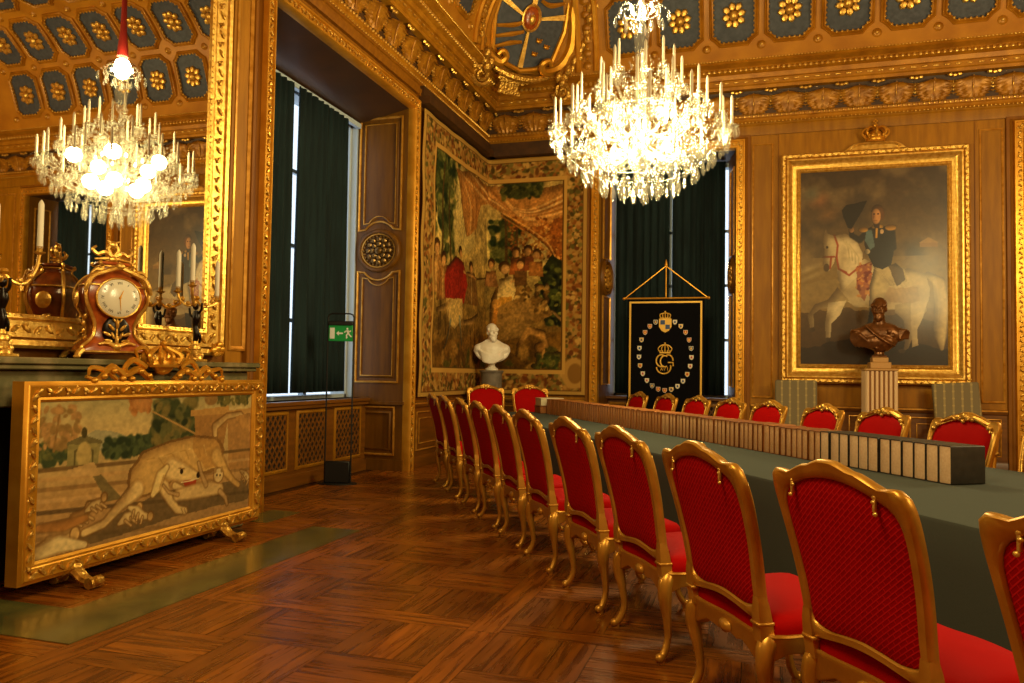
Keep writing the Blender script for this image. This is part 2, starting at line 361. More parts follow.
# ------------------------------------------------------------------ painter for the woven and painted pictures
class Canvas:
    def __init__(s,w,h,base,asp):
        s.w=w; s.h=h; s.asp=asp
        s.u,s.v=np.meshgrid((np.arange(w)+.5)/w,(np.arange(h)+.5)/h)
        s.c=np.zeros((h,w,3)); s.c[:]=s.rgb(base)
    def rgb(s,h): return np.array([int(h[i:i+2],16)/255 for i in (0,2,4)])
    def noise(s,fx,fy,seed,oct=3):
        r=np.random.RandomState(seed); out=np.zeros((s.h,s.w)); amp=1; tot=0
        for o in range(oct):
            nx=int(fx*2**o)+2; ny=int(fy*2**o)+2; g=r.rand(ny+1,nx+1)
            x=s.u*(nx-1); y=s.v*(ny-1); xi=x.astype(int); yi=y.astype(int); xf=x-xi; yf=y-yi
            xf=xf*xf*(3-2*xf); yf=yf*yf*(3-2*yf)
            out+=amp*((g[yi,xi]*(1-xf)+g[yi,xi+1]*xf)*(1-yf)+(g[yi+1,xi]*(1-xf)+g[yi+1,xi+1]*xf)*yf); tot+=amp; amp*=.5
        return out/tot
    def mix(s,m,col):
        m=np.clip(m,0,1)[...,None]
        if isinstance(col,str): col=s.rgb(col)
        s.c=s.c*(1-m)+col*m
    def vgrad(s,stops,m=None):
        vs=[a for a,_ in stops]; cs=np.array([s.rgb(c) for _,c in stops])
        col=np.stack([np.interp(s.v,vs,cs[:,k]) for k in range(3)],-1)
        s.mix(np.ones_like(s.u) if m is None else m,col)
    def poly(s,pts,col,a=1,wob=0,seed=1):
        u,v=s.u,s.v
        if wob: u=u+wob*(s.noise(14,14,seed)-.5); v=v+wob*(s.noise(14,14,seed+5)-.5)
        m=np.zeros(u.shape,bool); n=len(pts)
        for i in range(n):
            x0,y0=pts[i]; x1,y1=pts[(i+1)%n]
            if y0==y1: continue
            c=((y0>v)!=(y1>v)) & (u<(x1-x0)*(v-y0)/(y1-y0)+x0); m^=c
        s.mix(m*a,col); return m
    def ell(s,cx,cy,rx,ry,col,ang=0,a=1,soft=.15):
        du=(s.u-cx)*s.asp; dv=s.v-cy; ca,sa=math.cos(ang),math.sin(ang)
        x=(du*ca+dv*sa)/(rx*s.asp); y=(-du*sa+dv*ca)/ry; d=np.sqrt(x*x+y*y)
        s.mix(np.clip((1-d)/soft,0,1)*a,col)
    def stroke(s,pts,w,col,a=1,soft=.4):
        """w: width (in v units) or list"""
        best=np.full(s.u.shape,9.); n=len(pts)
        if not hasattr(w,'__len__'): w=[w]*n
        U=s.u*s.asp
        for i in range(n-1):
            x0,y0=pts[i][0]*s.asp,pts[i][1]; x1,y1=pts[i+1][0]*s.asp,pts[i+1][1]
            dx,dy=x1-x0,y1-y0; L=dx*dx+dy*dy+1e-9
            t=np.clip(((U-x0)*dx+(s.v-y0)*dy)/L,0,1)
            d=np.hypot(U-x0-t*dx,s.v-y0-t*dy)/((w[i]*(1-t)+w[i+1]*t)/2+1e-6)
            best=np.minimum(best,d)
        s.mix(np.clip((1-best)/soft+.0,0,1)*a,col)
    def curve(s,pts,w,col,a=1,soft=.4):
        V=[Vector(p) for p in pts]; k=len(V); Q=[]; W=[]
        if not hasattr(w,'__len__'): w=[w]*k
        for i in range(k-1):
            p1,p2=V[i],V[i+1]; p0=V[i-1] if i else p1*2-p2; p3=V[i+2] if i+2<k else p2*2-p1
            for j in range(5):
                t=j/5; Q.append(tuple(.5*((2*p1)+(-p0+p2)*t+(2*p0-5*p1+4*p2-p3)*t*t+(-p0+3*p1-3*p2+p3)*t**3))); W.append(w[i]*(1-t)+w[i+1]*t)
        Q.append(tuple(V[-1])); W.append(w[-1]); s.stroke(Q,W,col,a,soft)
    def model(s,before,r=5,amt=.45,col='3a2814'):
        """painted modelling: tone the borders of what was drawn since 'before', as a painter rounds a form"""
        m=(np.abs(s.c-before).sum(-1)>.03).astype(float); b=m.copy()
        for _ in range(3):
            q=b.copy()
            for d in range(1,r+1):
                for ax in (0,1): q+=np.roll(b,d,ax)+np.roll(b,-d,ax)
            b=q/(4*r+1)
        lit=np.roll(np.roll(b,-r,0),r,1)
        s.mix(m*np.clip((1-b)*amt*1.6+(b-lit)*amt*1.5,0,.8),col)
    def mottle(s,amp,fx,fy,seed,m=None):
        n=(s.noise(fx,fy,seed,3)-.5)*2*amp
        if m is not None: n=n*m
        s.c=np.clip(s.c*(1+n[...,None]),0,1)
    def blobs(s,n,box,r,cols,seed,elong=1.6):
        rr=random.Random(seed)
        for i in range(n):
            cx=rr.uniform(box[0],box[2]); cy=rr.uniform(box[1],box[3]); q=rr.uniform(r*.5,r*1.2)
            s.ell_local(cx,cy,q*elong/s.asp,q,rr.choice(cols),rr.uniform(0,PI))
    def ell_local(s,cx,cy,rx,ry,col,ang):
        R=max(rx*s.asp,ry)*1.1
        i0=max(0,int((cx-R/s.asp)*s.w)); i1=min(s.w,int((cx+R/s.asp)*s.w)+2); j0=max(0,int((cy-R)*s.h)); j1=min(s.h,int((cy+R)*s.h)+2)
        if i1<=i0 or j1<=j0: return
        du=(s.u[j0:j1,i0:i1]-cx)*s.asp; dv=s.v[j0:j1,i0:i1]-cy; ca,sa=math.cos(ang),math.sin(ang)
        x=(du*ca+dv*sa)/(rx*s.asp); y=(-du*sa+dv*ca)/ry; m=np.clip((1-np.sqrt(x*x+y*y))/.4,0,1)[...,None]
        s.c[j0:j1,i0:i1]=s.c[j0:j1,i0:i1]*(1-m)+s.rgb(col)*m
    def mesh(s,name,place,mat_,parent=None,sat=1.0,gain=1.0):
        """place(u,v)->(x,y,z); one grid vertex per cell"""
        vs=[place((i+.0)/(s.w-1),(j+.0)/(s.h-1)) for j in range(s.h) for i in range(s.w)]
        fs=[(j*s.w+i,j*s.w+i+1,(j+1)*s.w+i+1,(j+1)*s.w+i) for j in range(s.h-1) for i in range(s.w-1)]
        me=bpy.data.meshes.new(name); me.from_pydata(vs,[],fs); me.materials.append(mat_)
        c=np.clip(s.c*gain,0,1); lc=np.where(c<=.04045,c/12.92,((c+.055)/1.055)**2.4)
        at=me.attributes.new('paint','FLOAT_COLOR','POINT')
        at.data.foreach_set('color',np.concatenate([lc.reshape(-1,3),np.ones((s.w*s.h,1))],1).astype(np.float32).ravel())
        me.polygons.foreach_set('use_smooth',[True]*len(fs)); me.update()
        o=bpy.data.objects.new(name,me); COL.objects.link(o)
        if parent: o.parent=parent
        return o

# ------------------------------------------------------------------ floor
def build_floor():
    vs=[];fs=[];tone=[];uvs=[]
    rr=random.Random(3)
    def board(x0,y0,x1,y1,along):
        g=.0018; b=len(vs); vs.extend([(x0+g,y0+g,0),(x1-g,y0+g,0),(x1-g,y1-g,0),(x0+g,y1-g,0)]); fs.append((b,b+1,b+2,b+3))
        t=rr.uniform(.66,1.16); h=rr.uniform(-.04,.04); tone.append((t*(1+h),t,t*(1-h*1.5),1))
        ox,oy=rr.uniform(0,50),rr.uniform(0,50)
        if along=='x': uvs.append([(ox,oy),(ox+x1-x0,oy),(ox+x1-x0,oy+y1-y0),(ox,oy+y1-y0)])
        else: uvs.append([(ox,oy),(ox,oy+x1-x0),(ox+y1-y0,oy+x1-x0),(ox+y1-y0,oy)])
    C=1.86; F=.19; X0=-3.40; x=X0-C
    while x<XR:
        y=YF
        while y<YB:
            # frame strips then a 3x3 basket of three-board blocks
            board(x,y,x+F,y+C,'y'); board(x+F,y,x+C,y+F,'x')
            q=(C-F)/3
            for i in range(3):
                for j in range(3):
                    bx=x+F+i*q; by=y+F+j*q
                    for k in range(3):
                        if (i+j)%2==0: board(bx+k*q/3,by,bx+(k+1)*q/3,by+q,'y')
                        else: board(bx,by+k*q/3,bx+q,by+(k+1)*q/3,'x')
            y+=C
        x+=C
    me=bpy.data.meshes.new('floor')
    b=len(vs); vs.extend([(XW-1.2,YF-.2,-.004),(XR+.2,YF-.2,-.004),(XR+.2,YB+1.2,-.004),(XW-1.2,YB+1.2,-.004)]); fs.append((b,b+1,b+2,b+3)); tone.append((.12,.1,.08,1)); uvs.append([(0,0)]*4)
    b=len(vs); vs.extend([(XW-1.2,YF-.2,-.15),(XR+.2,YF-.2,-.15),(XR+.2,YB+1.2,-.15),(XW-1.2,YB+1.2,-.15)]); fs.append((b+3,b+2,b+1,b)); tone.append((.12,.1,.08,1)); uvs.append([(0,0)]*4)
    me.from_pydata(vs,[],fs); me.materials.append(M['parquet'])
    at=me.attributes.new('tone','FLOAT_COLOR','CORNER'); at.data.foreach_set('color',np.repeat(np.array(tone),4,0).astype(np.float32).ravel())
    uv=me.uv_layers.new(name='grain'); uv.data.foreach_set('uv',np.array(uvs,dtype=np.float32).ravel())
    o=bpy.data.objects.new('floor',me); COL.objects.link(o); o['kind']='structure'
    # clip boards to the room is not needed: walls stand on them
build_floor()
m=MB(); m.box((-3.88,3.32,-.01),(-3.40,6.5,.004)); m.box((-4.72,6.5,-.01),(-4.38,7.1,.004)); m.box((-4.5,3.32,-.01),(-3.88,3.80,.004))
struct('trim_1',m,M['green_marble'])

# ------------------------------------------------------------------ walls
ZT=9.1
N0,N1,NZ=6.97,10.50,5.30          # the left window bay
m=MB()
m.box((XW-1.15,YF-.3,0),(XW,N0-.02,ZT)); m.box((XW-1.15,N1+.02,0),(XW,YB,ZT)); m.box((XW-1.15,N0-.02,NZ+.02),(XW,N1+.02,ZT))
m.box((XW-1.15,N0-.02,0),(-5.47,N1+.02,1.05))
m.box((XW-1.15,N0-.02,0),(-5.75,6.97,NZ)); m.box((XW-1.15,10.46,0),(-5.75,N1+.02,NZ))
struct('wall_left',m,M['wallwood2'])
W2=(-2.65,-.30); W3=(4.04,6.39); WZ=5.35
m=MB()
m.box((XW-1.15,YB,0),(W2[0]-.02,YB+1.2,ZT)); m.box((W2[1]+.02,YB,0),(W3[0]-.02,YB+1.2,ZT)); m.box((W3[1]+.02,YB,0),(XR+.3,YB+1.2,ZT))
for a,b in (W2,W3):
    m.box((a-.02,YB,WZ+.02),(b+.02,YB+1.2,ZT)); m.box((a-.02,YB+.52,0),(b+.02,YB+1.2,1.0))
struct('wall_back',m,M['wallwood'])
m=MB(); m.box((XR,YF-.3,0),(XR+.3,YB,ZT)); struct('wall_right',m,M['wallwood'])
m=MB(); m.box((XW,YF-.3,0),(XR,YF,ZT)); struct('wall_front',m,M['wallwood'])
m=MB(); m.box((XW-1.15,YF-.3,8.9),(XR+.3,YB+1.2,9.2)); struct('ceiling',m,M['ceil'])

def flatbar(g,tf,p,q,w,h0,h1,mi):
    L=math.hypot(q[0]-p[0],q[1]-p[1]); nx,ny=-(q[1]-p[1])/L*w/2,(q[0]-p[0])/L*w/2
    g.prism([(p[0]+nx,p[1]+ny),(q[0]+nx,q[1]+ny),(q[0]-nx,q[1]-ny),(p[0]-nx,p[1]-ny)],h0,h1,tf,mi)
# window bays: splayed brown reveals, soffits, window boards, sash and panes
def window_left():
    m=MB()
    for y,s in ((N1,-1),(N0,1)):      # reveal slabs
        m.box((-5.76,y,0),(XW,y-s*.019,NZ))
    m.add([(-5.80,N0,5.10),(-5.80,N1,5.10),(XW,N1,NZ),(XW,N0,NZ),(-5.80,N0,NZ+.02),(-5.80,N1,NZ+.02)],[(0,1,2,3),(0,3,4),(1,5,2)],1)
    # raised panels and fillets on both reveals
    for y,s in ((N1,-1),(N0,1)):
        tf=lambda a,b,h,y=y,s=s:(a,y+s*h,b)
        x0,x1=-5.63,-4.93; xm=(x0+x1)/2
        arch=lambda zc,r,up:[(xm+r*math.cos(t),zc+up*r*math.sin(t)) for t in [PI*(.14+.72*k/10) for k in range(11)]]
        up=[(x0,3.50),(x0,5.20),(x1,5.20),(x1,3.50)]+[(xm+.27*math.cos(t),3.36+.27*math.sin(t)) for t in [PI*(.2+.6*k/10) for k in range(11)]]
        lo=[(x1,2.92),(x1,1.27),(x0,1.27),(x0,2.92)]+[(xm-.27*math.cos(t),3.06-.27*math.sin(t)) for t in [PI*(.2+.6*k/10) for k in range(11)]]
        for k,path in enumerate((up,lo,[(x0+.02,.22),(x0+.02,.93),(x1-.04,.93),(x1-.04,.22)])):
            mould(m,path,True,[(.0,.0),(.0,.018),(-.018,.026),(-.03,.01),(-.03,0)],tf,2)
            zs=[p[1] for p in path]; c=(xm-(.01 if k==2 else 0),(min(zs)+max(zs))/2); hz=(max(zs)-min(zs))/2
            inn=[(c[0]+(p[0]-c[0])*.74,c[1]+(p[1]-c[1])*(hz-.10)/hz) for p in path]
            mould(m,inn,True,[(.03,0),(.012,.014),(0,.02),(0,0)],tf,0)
            if k<2:
                mould(m,inn,True,[(0,0),(0,.024),(-.012,.024),(-.012,0)],tf,2)
        # round boss
        m2=MB(); ring=[(xm+.325*math.cos(-t*2*PI/28),3.21+.30*math.sin(-t*2*PI/28)) for t in range(28)]
        mould(m,ring,True,[(.02,0),(.02,.02),(-.0,.045),(-.03,.05),(-.05,.02),(-.05,0)],tf,0)
        ring=[(xm+.265*math.cos(-t*2*PI/28),3.21+.245*math.sin(-t*2*PI/28)) for t in range(28)]
        mould(m,ring,True,[(.012,0),(.008,.035),(-.008,.035),(-.012,0)],tf,2)
        for k in range(26):
            t=2*PI*k/26; m.ell(tf(xm+.235*math.cos(t),3.21+.215*math.sin(t),.02),(.018,.018,.018),6,4,3)
        for rr_,nn in ((.17,12),(.10,8)):
            for k in range(nn):
                t=2*PI*k/nn; m.ell(tf(xm+rr_*math.cos(t),3.21+rr_*math.sin(t),.02),(.045,.03,.04),6,4,3)
        m.ell(tf(xm,3.21,.03),(.06,.04,.06),8,6,3)
        m.box((-5.47,y+s*.0,.955),(XW+.02,y+s*.035,1.0)); m.box((-5.47,y,0),(XW+.02,y+s*.03,.16))
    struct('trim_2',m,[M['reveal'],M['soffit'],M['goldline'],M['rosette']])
    # wall below the window with its three lattice grilles
    m=MB()
    m.box((-5.47,N0,0),(-5.44,N1,1.0)); m.box((-5.44,N0,0),(-5.40,N1,.15)); m.rbox((-5.75,7.0,1.0),(-5.36,N1-.001,1.05),.008); m.box((-5.44,N0,.96),(-5.38,N1,1.0))
    root=struct('trim_3',m,M['dado'])
    cs=[(7.15,7.72),(8.05,8.48),(8.65,9.37),(9.58,10.34)]; cs=[(7.02,7.60),(7.75,8.47),(8.64,9.37),(9.57,10.34)]
    for a,b in cs:
        g=MB(); tf=lambda y,z,h:(-5.44+h,y,z)
        mould(g,rect(a+.04,.24,b-.04,.90),True,[(.04,0),(.04,.012),(.01,.028),(-.005,.02),(-.005,0)],tf,0)
        g.box((-5.439,a+.03,.23),(-5.436,b-.03,.91),1)
        a0,a1,z0,z1=a+.04,b-.04,.24,.90; st=.10
        for sgn in (1,-1):
            k=-12
            while k<24:
                # line y-a0 = sgn*(z-z0)+k*st clipped to the panel
                pts=[]
                for z in (z0,z1):
                    y=a0+sgn*(z-z0)*.8+k*st
                    pts.append([y,z])
                (ya,za),(yb,zb)=pts
                def clip(ya,za,yb,zb):
                    t0,t1=0,1; dy=yb-ya
                    for lo,hi in ((a0,a1),):
                        if abs(dy)<1e-9: return None
                        ta=(lo-ya)/dy; tb=(hi-ya)/dy
                        if ta>tb: ta,tb=tb,ta
                        t0=max(t0,ta); t1=min(t1,tb)
                    return None if t0>=t1 else (ya+dy*t0,za+(zb-za)*t0,ya+dy*t1,za+(zb-za)*t1)
                c=clip(ya,za,yb,zb)
                if c and abs(c[3]-c[1])>.02: flatbar(g,tf,(c[0],c[1]),(c[2],c[3]),.027,.006,.013+.003*sgn,2)
                k+=1
        g.build('radiator_grille',[M['stile'],M['rubber'],M['dado']],root)
    # sash
    w=MB()
    w.box((-5.98,6.97,1.05),(-5.75,7.02,5.10)); w.box((-5.98,10.41,1.05),(-5.75,10.46,5.10)); w.box((-5.98,6.97,5.05),(-5.75,10.46,5.12)); w.box((-5.98,6.97,1.05),(-5.75,10.46,1.10))
    for y in (7.85,8.62,9.55): w.box((-5.96,y-.04,1.05),(-5.88,y+.04,5.1))
    for z in (2.1,3.1,4.1): w.box((-5.95,6.97,z-.025),(-5.89,10.46,z+.025))
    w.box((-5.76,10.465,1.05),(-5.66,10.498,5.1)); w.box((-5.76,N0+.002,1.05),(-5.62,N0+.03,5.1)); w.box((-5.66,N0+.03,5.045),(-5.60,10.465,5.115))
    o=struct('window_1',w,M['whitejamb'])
    g=MB(); g.box((-5.925,7.0,1.08),(-5.92,10.43,5.08)); g.build('window_pane',M['pane'],o)['kind']='structure'
window_left()
def window_back(a,b,idx,tn):
    m=MB(); d=.75
    for x,s in ((a,1),(b,-1)):
        m.add([(x,YB,0),(x+s*.14,YB+d,0),(x+s*.14,YB+d,WZ),(x,YB,WZ),(x-s*.019,YB,0),(x-s*.019,YB+d,0),(x-s*.019,YB+d,WZ),(x-s*.019,YB,WZ)],[(0,1,2,3),(4,7,6,5),(1,5,6,2),(0,3,7,4),(3,2,6,7)],0)
        sl=.14/d; L=math.hypot(.14,d)
        def tf(p,z,h,x=x,s=s): 
            t=p; return (x+s*(t*sl*1+h), YB+t-h*sl, z)
        p0,p1=.12,.50; pm=.31
        for path in ([(p0,3.55),(p0,5.1),(p1,5.1),(p1,3.55)],[(p0,1.25),(p0,2.88),(p1,2.88),(p1,1.25)]):
            mould(m,path,True,[(0,0),(0,.018),(-.018,.026),(-.03,0)],tf,2)
        ring=[(pm+.24*math.cos(t*2*PI/24),3.21+.30*math.sin(t*2*PI/24)) for t in range(24)]
        mould(m,ring,True,[(.03,0),(.02,.03),(-.0,.05),(-.03,.03),(-.04,0)],tf,0)
        ring=[(pm+.185*math.cos(t*2*PI/24),3.21+.235*math.sin(t*2*PI/24)) for t in range(24)]
        mould(m,ring,True,[(.01,0),(.01,.035),(-.01,.035),(-.01,0)],tf,2)
        for nn,r1 in ((9,.11),(5,.05)):
            for k in range(nn):
                t=2*PI*k/nn; m.ell(tf(pm+r1*math.cos(t),3.21+r1*1.3*math.sin(t),.02),(.035,.035,.045),6,4,2)
    m.box((a,YB,WZ),(b,YB+d,WZ+.02),1)
    struct('trim_%d'%tn,m,[M['reveal'],M['soffit'],M['goldline']])
    m=MB(); m.rbox((a+.05,YB+.36,1.0),(b-.05,YB+1.0,1.05),.008); m.box((a,YB+.46,0),(b,YB+.52,1.0)); m.box((a,YB+.42,0),(b,YB+.46,.15))
    root=struct('trim_%d'%(tn+1),m,M['dado'])
    n=3; w=(b-a-.2)/n
    for i in range(n):
        x0=a+.1+i*w+.06; x1=a+.1+(i+1)*w-.06; g=MB(); tf=lambda x,z,h:(x,YB+.46-h,z)
        mould(g,rect(x0,.24,x1,.90),True,[(.04,0),(.04,.012),(.01,.028),(-.005,.02),(-.005,0)],tf,0)
        g.box((x0,YB+.455,.24),(x1,YB+.459,.90),1)
        for sgn in (1,-1):
            for k in range(-7,14):
                xa=x0+k*.10; xb=xa+sgn*.53
                pa,pb=(xa,.24),(xb,.90); t0,t1=0,1
                ta=(x0-xa)/(xb-xa); tb=(x1-xa)/(xb-xa)
                if ta>tb: ta,tb=tb,ta
                t0=max(0,ta); t1=min(1,tb)
                if t1>t0+.02: flatbar(g,tf,(xa+(xb-xa)*t0,.24+.66*t0),(xa+(xb-xa)*t1,.24+.66*t1),.027,.006,.013+.003*sgn,2)
        g.build('radiator_grille',[M['stile'],M['rubber'],M['dado']],root)
    w=MB(); y0,y1=YB+.80,YB+1.0; x0,x1=a+.12,b-.03; w2=MB()
    w.box((x0,y0,1.05),(x0+.06,y1,WZ)); w.box((x1-.06,y0,1.05),(x1,y1,WZ)); w.box((x0,y0,WZ-.08),(x1,y1,WZ)); w.box((x0,y0,1.05),(x1,y1,1.1))
    xm=(a+b)/2
    for x in (xm-.55,xm-.035,xm+.50): w.box((x,y0+.04,1.05),(x+.05,y0+.10,WZ))
    for z in (2.1,3.1,4.1): w.box((x0,y0+.04,z-.025),(x1,y0+.1,z+.025))
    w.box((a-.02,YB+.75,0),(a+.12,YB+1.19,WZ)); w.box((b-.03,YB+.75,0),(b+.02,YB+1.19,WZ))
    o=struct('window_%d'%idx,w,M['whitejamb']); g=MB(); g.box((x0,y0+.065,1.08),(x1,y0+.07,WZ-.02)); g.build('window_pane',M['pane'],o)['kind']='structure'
window_back(W2[0],W2[1],2,4); window_back(W3[0],W3[1],3,6)

# carved ornament strung along a moulding
def leaf_string(m,p0,p1,tf,pitch,size,mi,h=.02,alt=True):
    L=math.hypot(p1[0]-p0[0],p1[1]-p0[1]); n=max(1,int(L/pitch)); ux,uz=(p1[0]-p0[0])/L,(p1[1]-p0[1])/L
    O=Vector(tf(0,0,0)); A=(Vector(tf(1,0,0))-O).normalized(); B=(Vector(tf(0,1,0))-O).normalized(); Hh=(Vector(tf(0,0,1))-O).normalized()
    U=(A*ux+B*uz); V=(B*ux-A*uz)
    for i in range(n):
        t=(i+.5)/n; a=p0[0]+(p1[0]-p0[0])*t; b=p0[1]+(p1[1]-p0[1])*t
        c=Vector(tf(a,b,h)); s=1 if (i%2==0 or not alt) else -1
        ang=.65*s; X=(U*math.cos(ang)+V*math.sin(ang)); Y=(V*math.cos(ang)-U*math.sin(ang))
        R=Matrix((X,Y,Hh)).transposed()
        m.ell(c,(size*.95,size*.38,size*.4),6,4,mi,R)
        if alt: m.ell(c+V*(size*.55*s),(size*.28,)*3,5,4,mi)

# gilt architraves round the three bays
FP=[(0,0),(0,.10),(.015,.13),(.03,.13),(.038,.108),(.122,.108),(.13,.13),(.15,.13),(.16,.10),(.165,0)]
FP2=[(.16,.07),(.19,.06),(.20,.045),(.245,.045),(.25,.03),(.25,0)]
def architrave(p,tf,tn,z0):
    m=MB(); mould(m,p,False,FP,tf,0); mould(m,p,False,FP2,tf,2)
    off=.08
    (a0,_),(a1,zt)=p[0],p[2]
    leaf_string(m,(a0-off,z0),(a0-off,zt+off),tf,.075,.043,1,.115)
    leaf_string(m,(a1+off,zt+off),(a1+off,z0),tf,.075,.043,1,.115)
    leaf_string(m,(a0-off,zt+off),(a1+off,zt+off),tf,.075,.043,1,.115)
    struct('trim_%d'%tn,m,[M['gold'],M['goldc'],M['wallwood2']])
architrave([(N0,0),(N0,NZ),(N1,NZ),(N1,0)],TL,8,.05)
for k,(a,b) in enumerate((W2,W3)):
    # path must run so that its left side faces outward
    architrave([(a,0),(a,WZ),(b,WZ),(b,0)],TB,9+k,.05)

# wall panelling
def fillet(m,path,tf,mi=1,w=.03,h=.02): mould(m,path,True,[(0,0),(0,h),(-w*.5,h*1.3),(-w,h*.6),(-w,0)],tf,mi)
m=MB()
# left wall above the dado and beside the mirror
m.box((XW,6.62-.2,1.5),(XW+.02,6.66,5.7),2)
mould(m,rect(6.46,1.62,6.72,5.5),True,[(0,0),(0,.03),(-.02,.035),(-.045,.02),(-.045,0)],TL,1)
m.box((XW,N1+.25,5.58),(XW+.06,YB,5.62),0)
for a0,a1 in ((YF+.1,2.0),): fillet(m,rect(a0,1.2,a1,5.5),TL,1)
mould(m,[(YF,5.60),(YB,5.60)],False,[(0,0),(0,.05),(.05,.07),(.08,.07),(.10,.04),(.14,.04),(.15,.06),(.18,.06),(.18,0)],TL,0)
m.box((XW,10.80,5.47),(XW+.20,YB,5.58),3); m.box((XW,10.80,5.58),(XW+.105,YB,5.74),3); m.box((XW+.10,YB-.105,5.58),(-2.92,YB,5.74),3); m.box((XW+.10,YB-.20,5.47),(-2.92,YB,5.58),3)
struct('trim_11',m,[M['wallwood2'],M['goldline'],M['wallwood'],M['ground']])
m=MB()
mould(m,[(XW,5.58),(XR,5.58)],False,[(0,0),(0,.03),(.03,.04),(.16,.04),(.18,.06),(.2,.06),(.2,0)],TB,2)
for a0,a1 in ((-.026,.317),(3.425,3.761)):
    fillet(m,rect(a0,1.09,a1,5.43),TB,1); m.box((a0+.02,YB-.004,1.11),(a1-.02,YB,5.41),2)
for a0,a1 in ((6.80,8.4),): fillet(m,rect(a0,1.15,a1,5.43),TB,1)
for x in (.40,3.36): m.box((x-.006,YB-.012,1.0),(x+.006,YB,5.58),0)
struct('trim_12',m,[M['wallwood2'],M['goldline'],M['stile']])
def dado_run(tf,a0,a1,tn,panels):
    m=MB(); mould(m,[(a0,0),(a1,0)],False,[(0,0),(0,.05),(.14,.05),(.17,.03),(.17,.015),(.90,.015),(.91,.04),(.94,.055),(.97,.055),(.985,.03),(.985,0)],tf,0)
    for x in (.965,): mould(m,[(a0,x),(a1,x)],False,[(-.012,.05),(-.012,.062),(.012,.062),(.012,.05)],tf,1)
    for p0,p1 in panels:
        fillet(m,rect(p0,.25,p1,.84),lambda a,b,h:tf(a,b,h+.015),1,.022,.014); fillet(m,rect(p0+.1,.35,p1-.1,.74),lambda a,b,h:tf(a,b,h+.015),1,.016,.012)
    struct('trim_%d'%tn,m,[M['dado'],M['goldline']])
dado_run(TL,N1+.26,YB,13,[(10.95,11.9),(12.05,13.0),(13.15,13.9)])
dado_run(TL,YF,3.0,14,[(-2.5,-1),(-.8,.6),(.9,2.4)])
dado_run(TB,XW,W2[0]-.26,15,[(-4.7,-4.0),(-3.85,-3.05)])
dado_run(TB,W2[1]+.26,W3[0]-.26,16,[(0.02,.6),(.75,1.35),(1.5,2.25),(2.4,3.0),(3.15,3.7)])
dado_run(TB,W3[1]+.26,XR,17,[(6.8,7.6),(7.75,8.45)])

# cornice and cove, one closed loop round the room
LOOP=[(XW,YF),(XR,YF),(XR,YB),(XW,YB)]
ID=lambda a,b,h:(a,b,h)
CPROF=[(0,5.75),(.025,5.77),(.05,5.79),(.03,5.82),(.03,5.87),(.055,5.885),(.06,5.92),(.035,5.94),(.04,6.05),(.07,6.18),(.12,6.28),(.13,6.32),
 (.25,6.32),(.255,6.37),(.28,6.385),(.285,6.47),(.32,6.48),(.335,6.55),(.38,6.57),(.40,6.60),(.38,6.63),(.38,6.655),(.44,6.68),(.48,6.70),(.47,6.72),(.50,6.74),(.5,6.75)]
m=MB(); mould(m,LOOP,True,CPROF,ID,0)
mould(m,LOOP,True,[(.038,5.945),(.048,6.05),(.078,6.18),(.128,6.282),(.140,6.318)],ID,3)  # dark strip behind the leaves: shade in their gaps, put in as colour
def ornament_cornice(m,wall):
    if wall=='L': P=lambda a,e,z:(XW+e,a,z); a0,a1=-1.0,YB; X=Vector((0,1,0)); Nn=Vector((1,0,0))
    else: P=lambda a,e,z:(a,YB-e,z); a0,a1=XW,XR; X=Vector((1,0,0)); Nn=Vector((0,-1,0))
    def row(e,z,pitch,r,mi=1,long=1.0):
        lo=a0 if wall=='L' else a0+e; hi=a1-e
        n=int((hi-lo)/pitch)
        R=Matrix((X,Nn,Vector((0,0,1)))).transposed()
        for i in range(n): m.ell(P(lo+(i+.5)*(hi-lo)/n,e,z),(r*long,r,r),6,4,mi,R)
    row(.065,5.905,.075,.022); row(.058,5.80,.06,.014,1); row(.30,6.43,.16,.014,1,3.4); row(.40,6.60,.085,.032); row(.50,6.745,.05,.012,1,1.6)
    # acanthus leaves curling out of the frieze
    pitch=.555; n=int((a1-a0)/pitch)
    for i in range(n+1):
        ca=(a1-.40-i*pitch) if wall=='L' else (a0+.40+i*pitch)
        if ca>a1-.3 or ca<a0+.3: continue
        rows=15; cols=11; G=[]
        for j in range(rows):
            t=j/(rows-1); hw=(.15+.135*math.sin(PI*min(1,t*.80)))*(1+.13*(1 if j%2 else -1))
            z=5.94+t*.35 - (.05*max(0,t-.82)/.18)-.0
            e0=.05+.05*t+.13*max(0,t-.45)**1.5*2.2
            r=[]
            for k in range(cols):
                u=k/(cols-1)*2-1
                q=e0+.03*(1-u*u)*math.sin(PI*min(1,t+.15))+.009*math.cos(u*PI*5)*(1-abs(u)*.4)
                r.append(P(ca+u*hw,q,z-abs(u)**2*.06*t))
            G.append(r)
        m.grid(G,2)
        R=Matrix((X,Nn,Vector((0,0,1)))).transposed(); cb=ca+pitch/2
        m.tube([P(ca,.095,5.96),P(ca,.125,6.12),P(ca,.18,6.27)],[.008,.014,.008],5,2); m.ell(P(ca,.13,6.12),(.012,.012,.05),6,4,1)
        for q in (-.065,0,.065): m.ell(P(cb+q,.22,6.285-.012*(q==0)),(.042,.03,.028),6,4,1,R)
        for z,r in ((6.22,.045),(6.15,.038),(6.09,.032),(6.03,.022)):
            m.ell(P(cb-r*.7,.09,z),(r*.8,.025,r*.45),6,4,1,R); m.ell(P(cb+r*.7,.09,z),(r*.8,.025,r*.45),6,4,1,R); m.ell(P(cb,.10,z-.01),(r*.35,.03,r*.8),6,4,1,R)
ornament_cornice(m,'L'); ornament_cornice(m,'B')
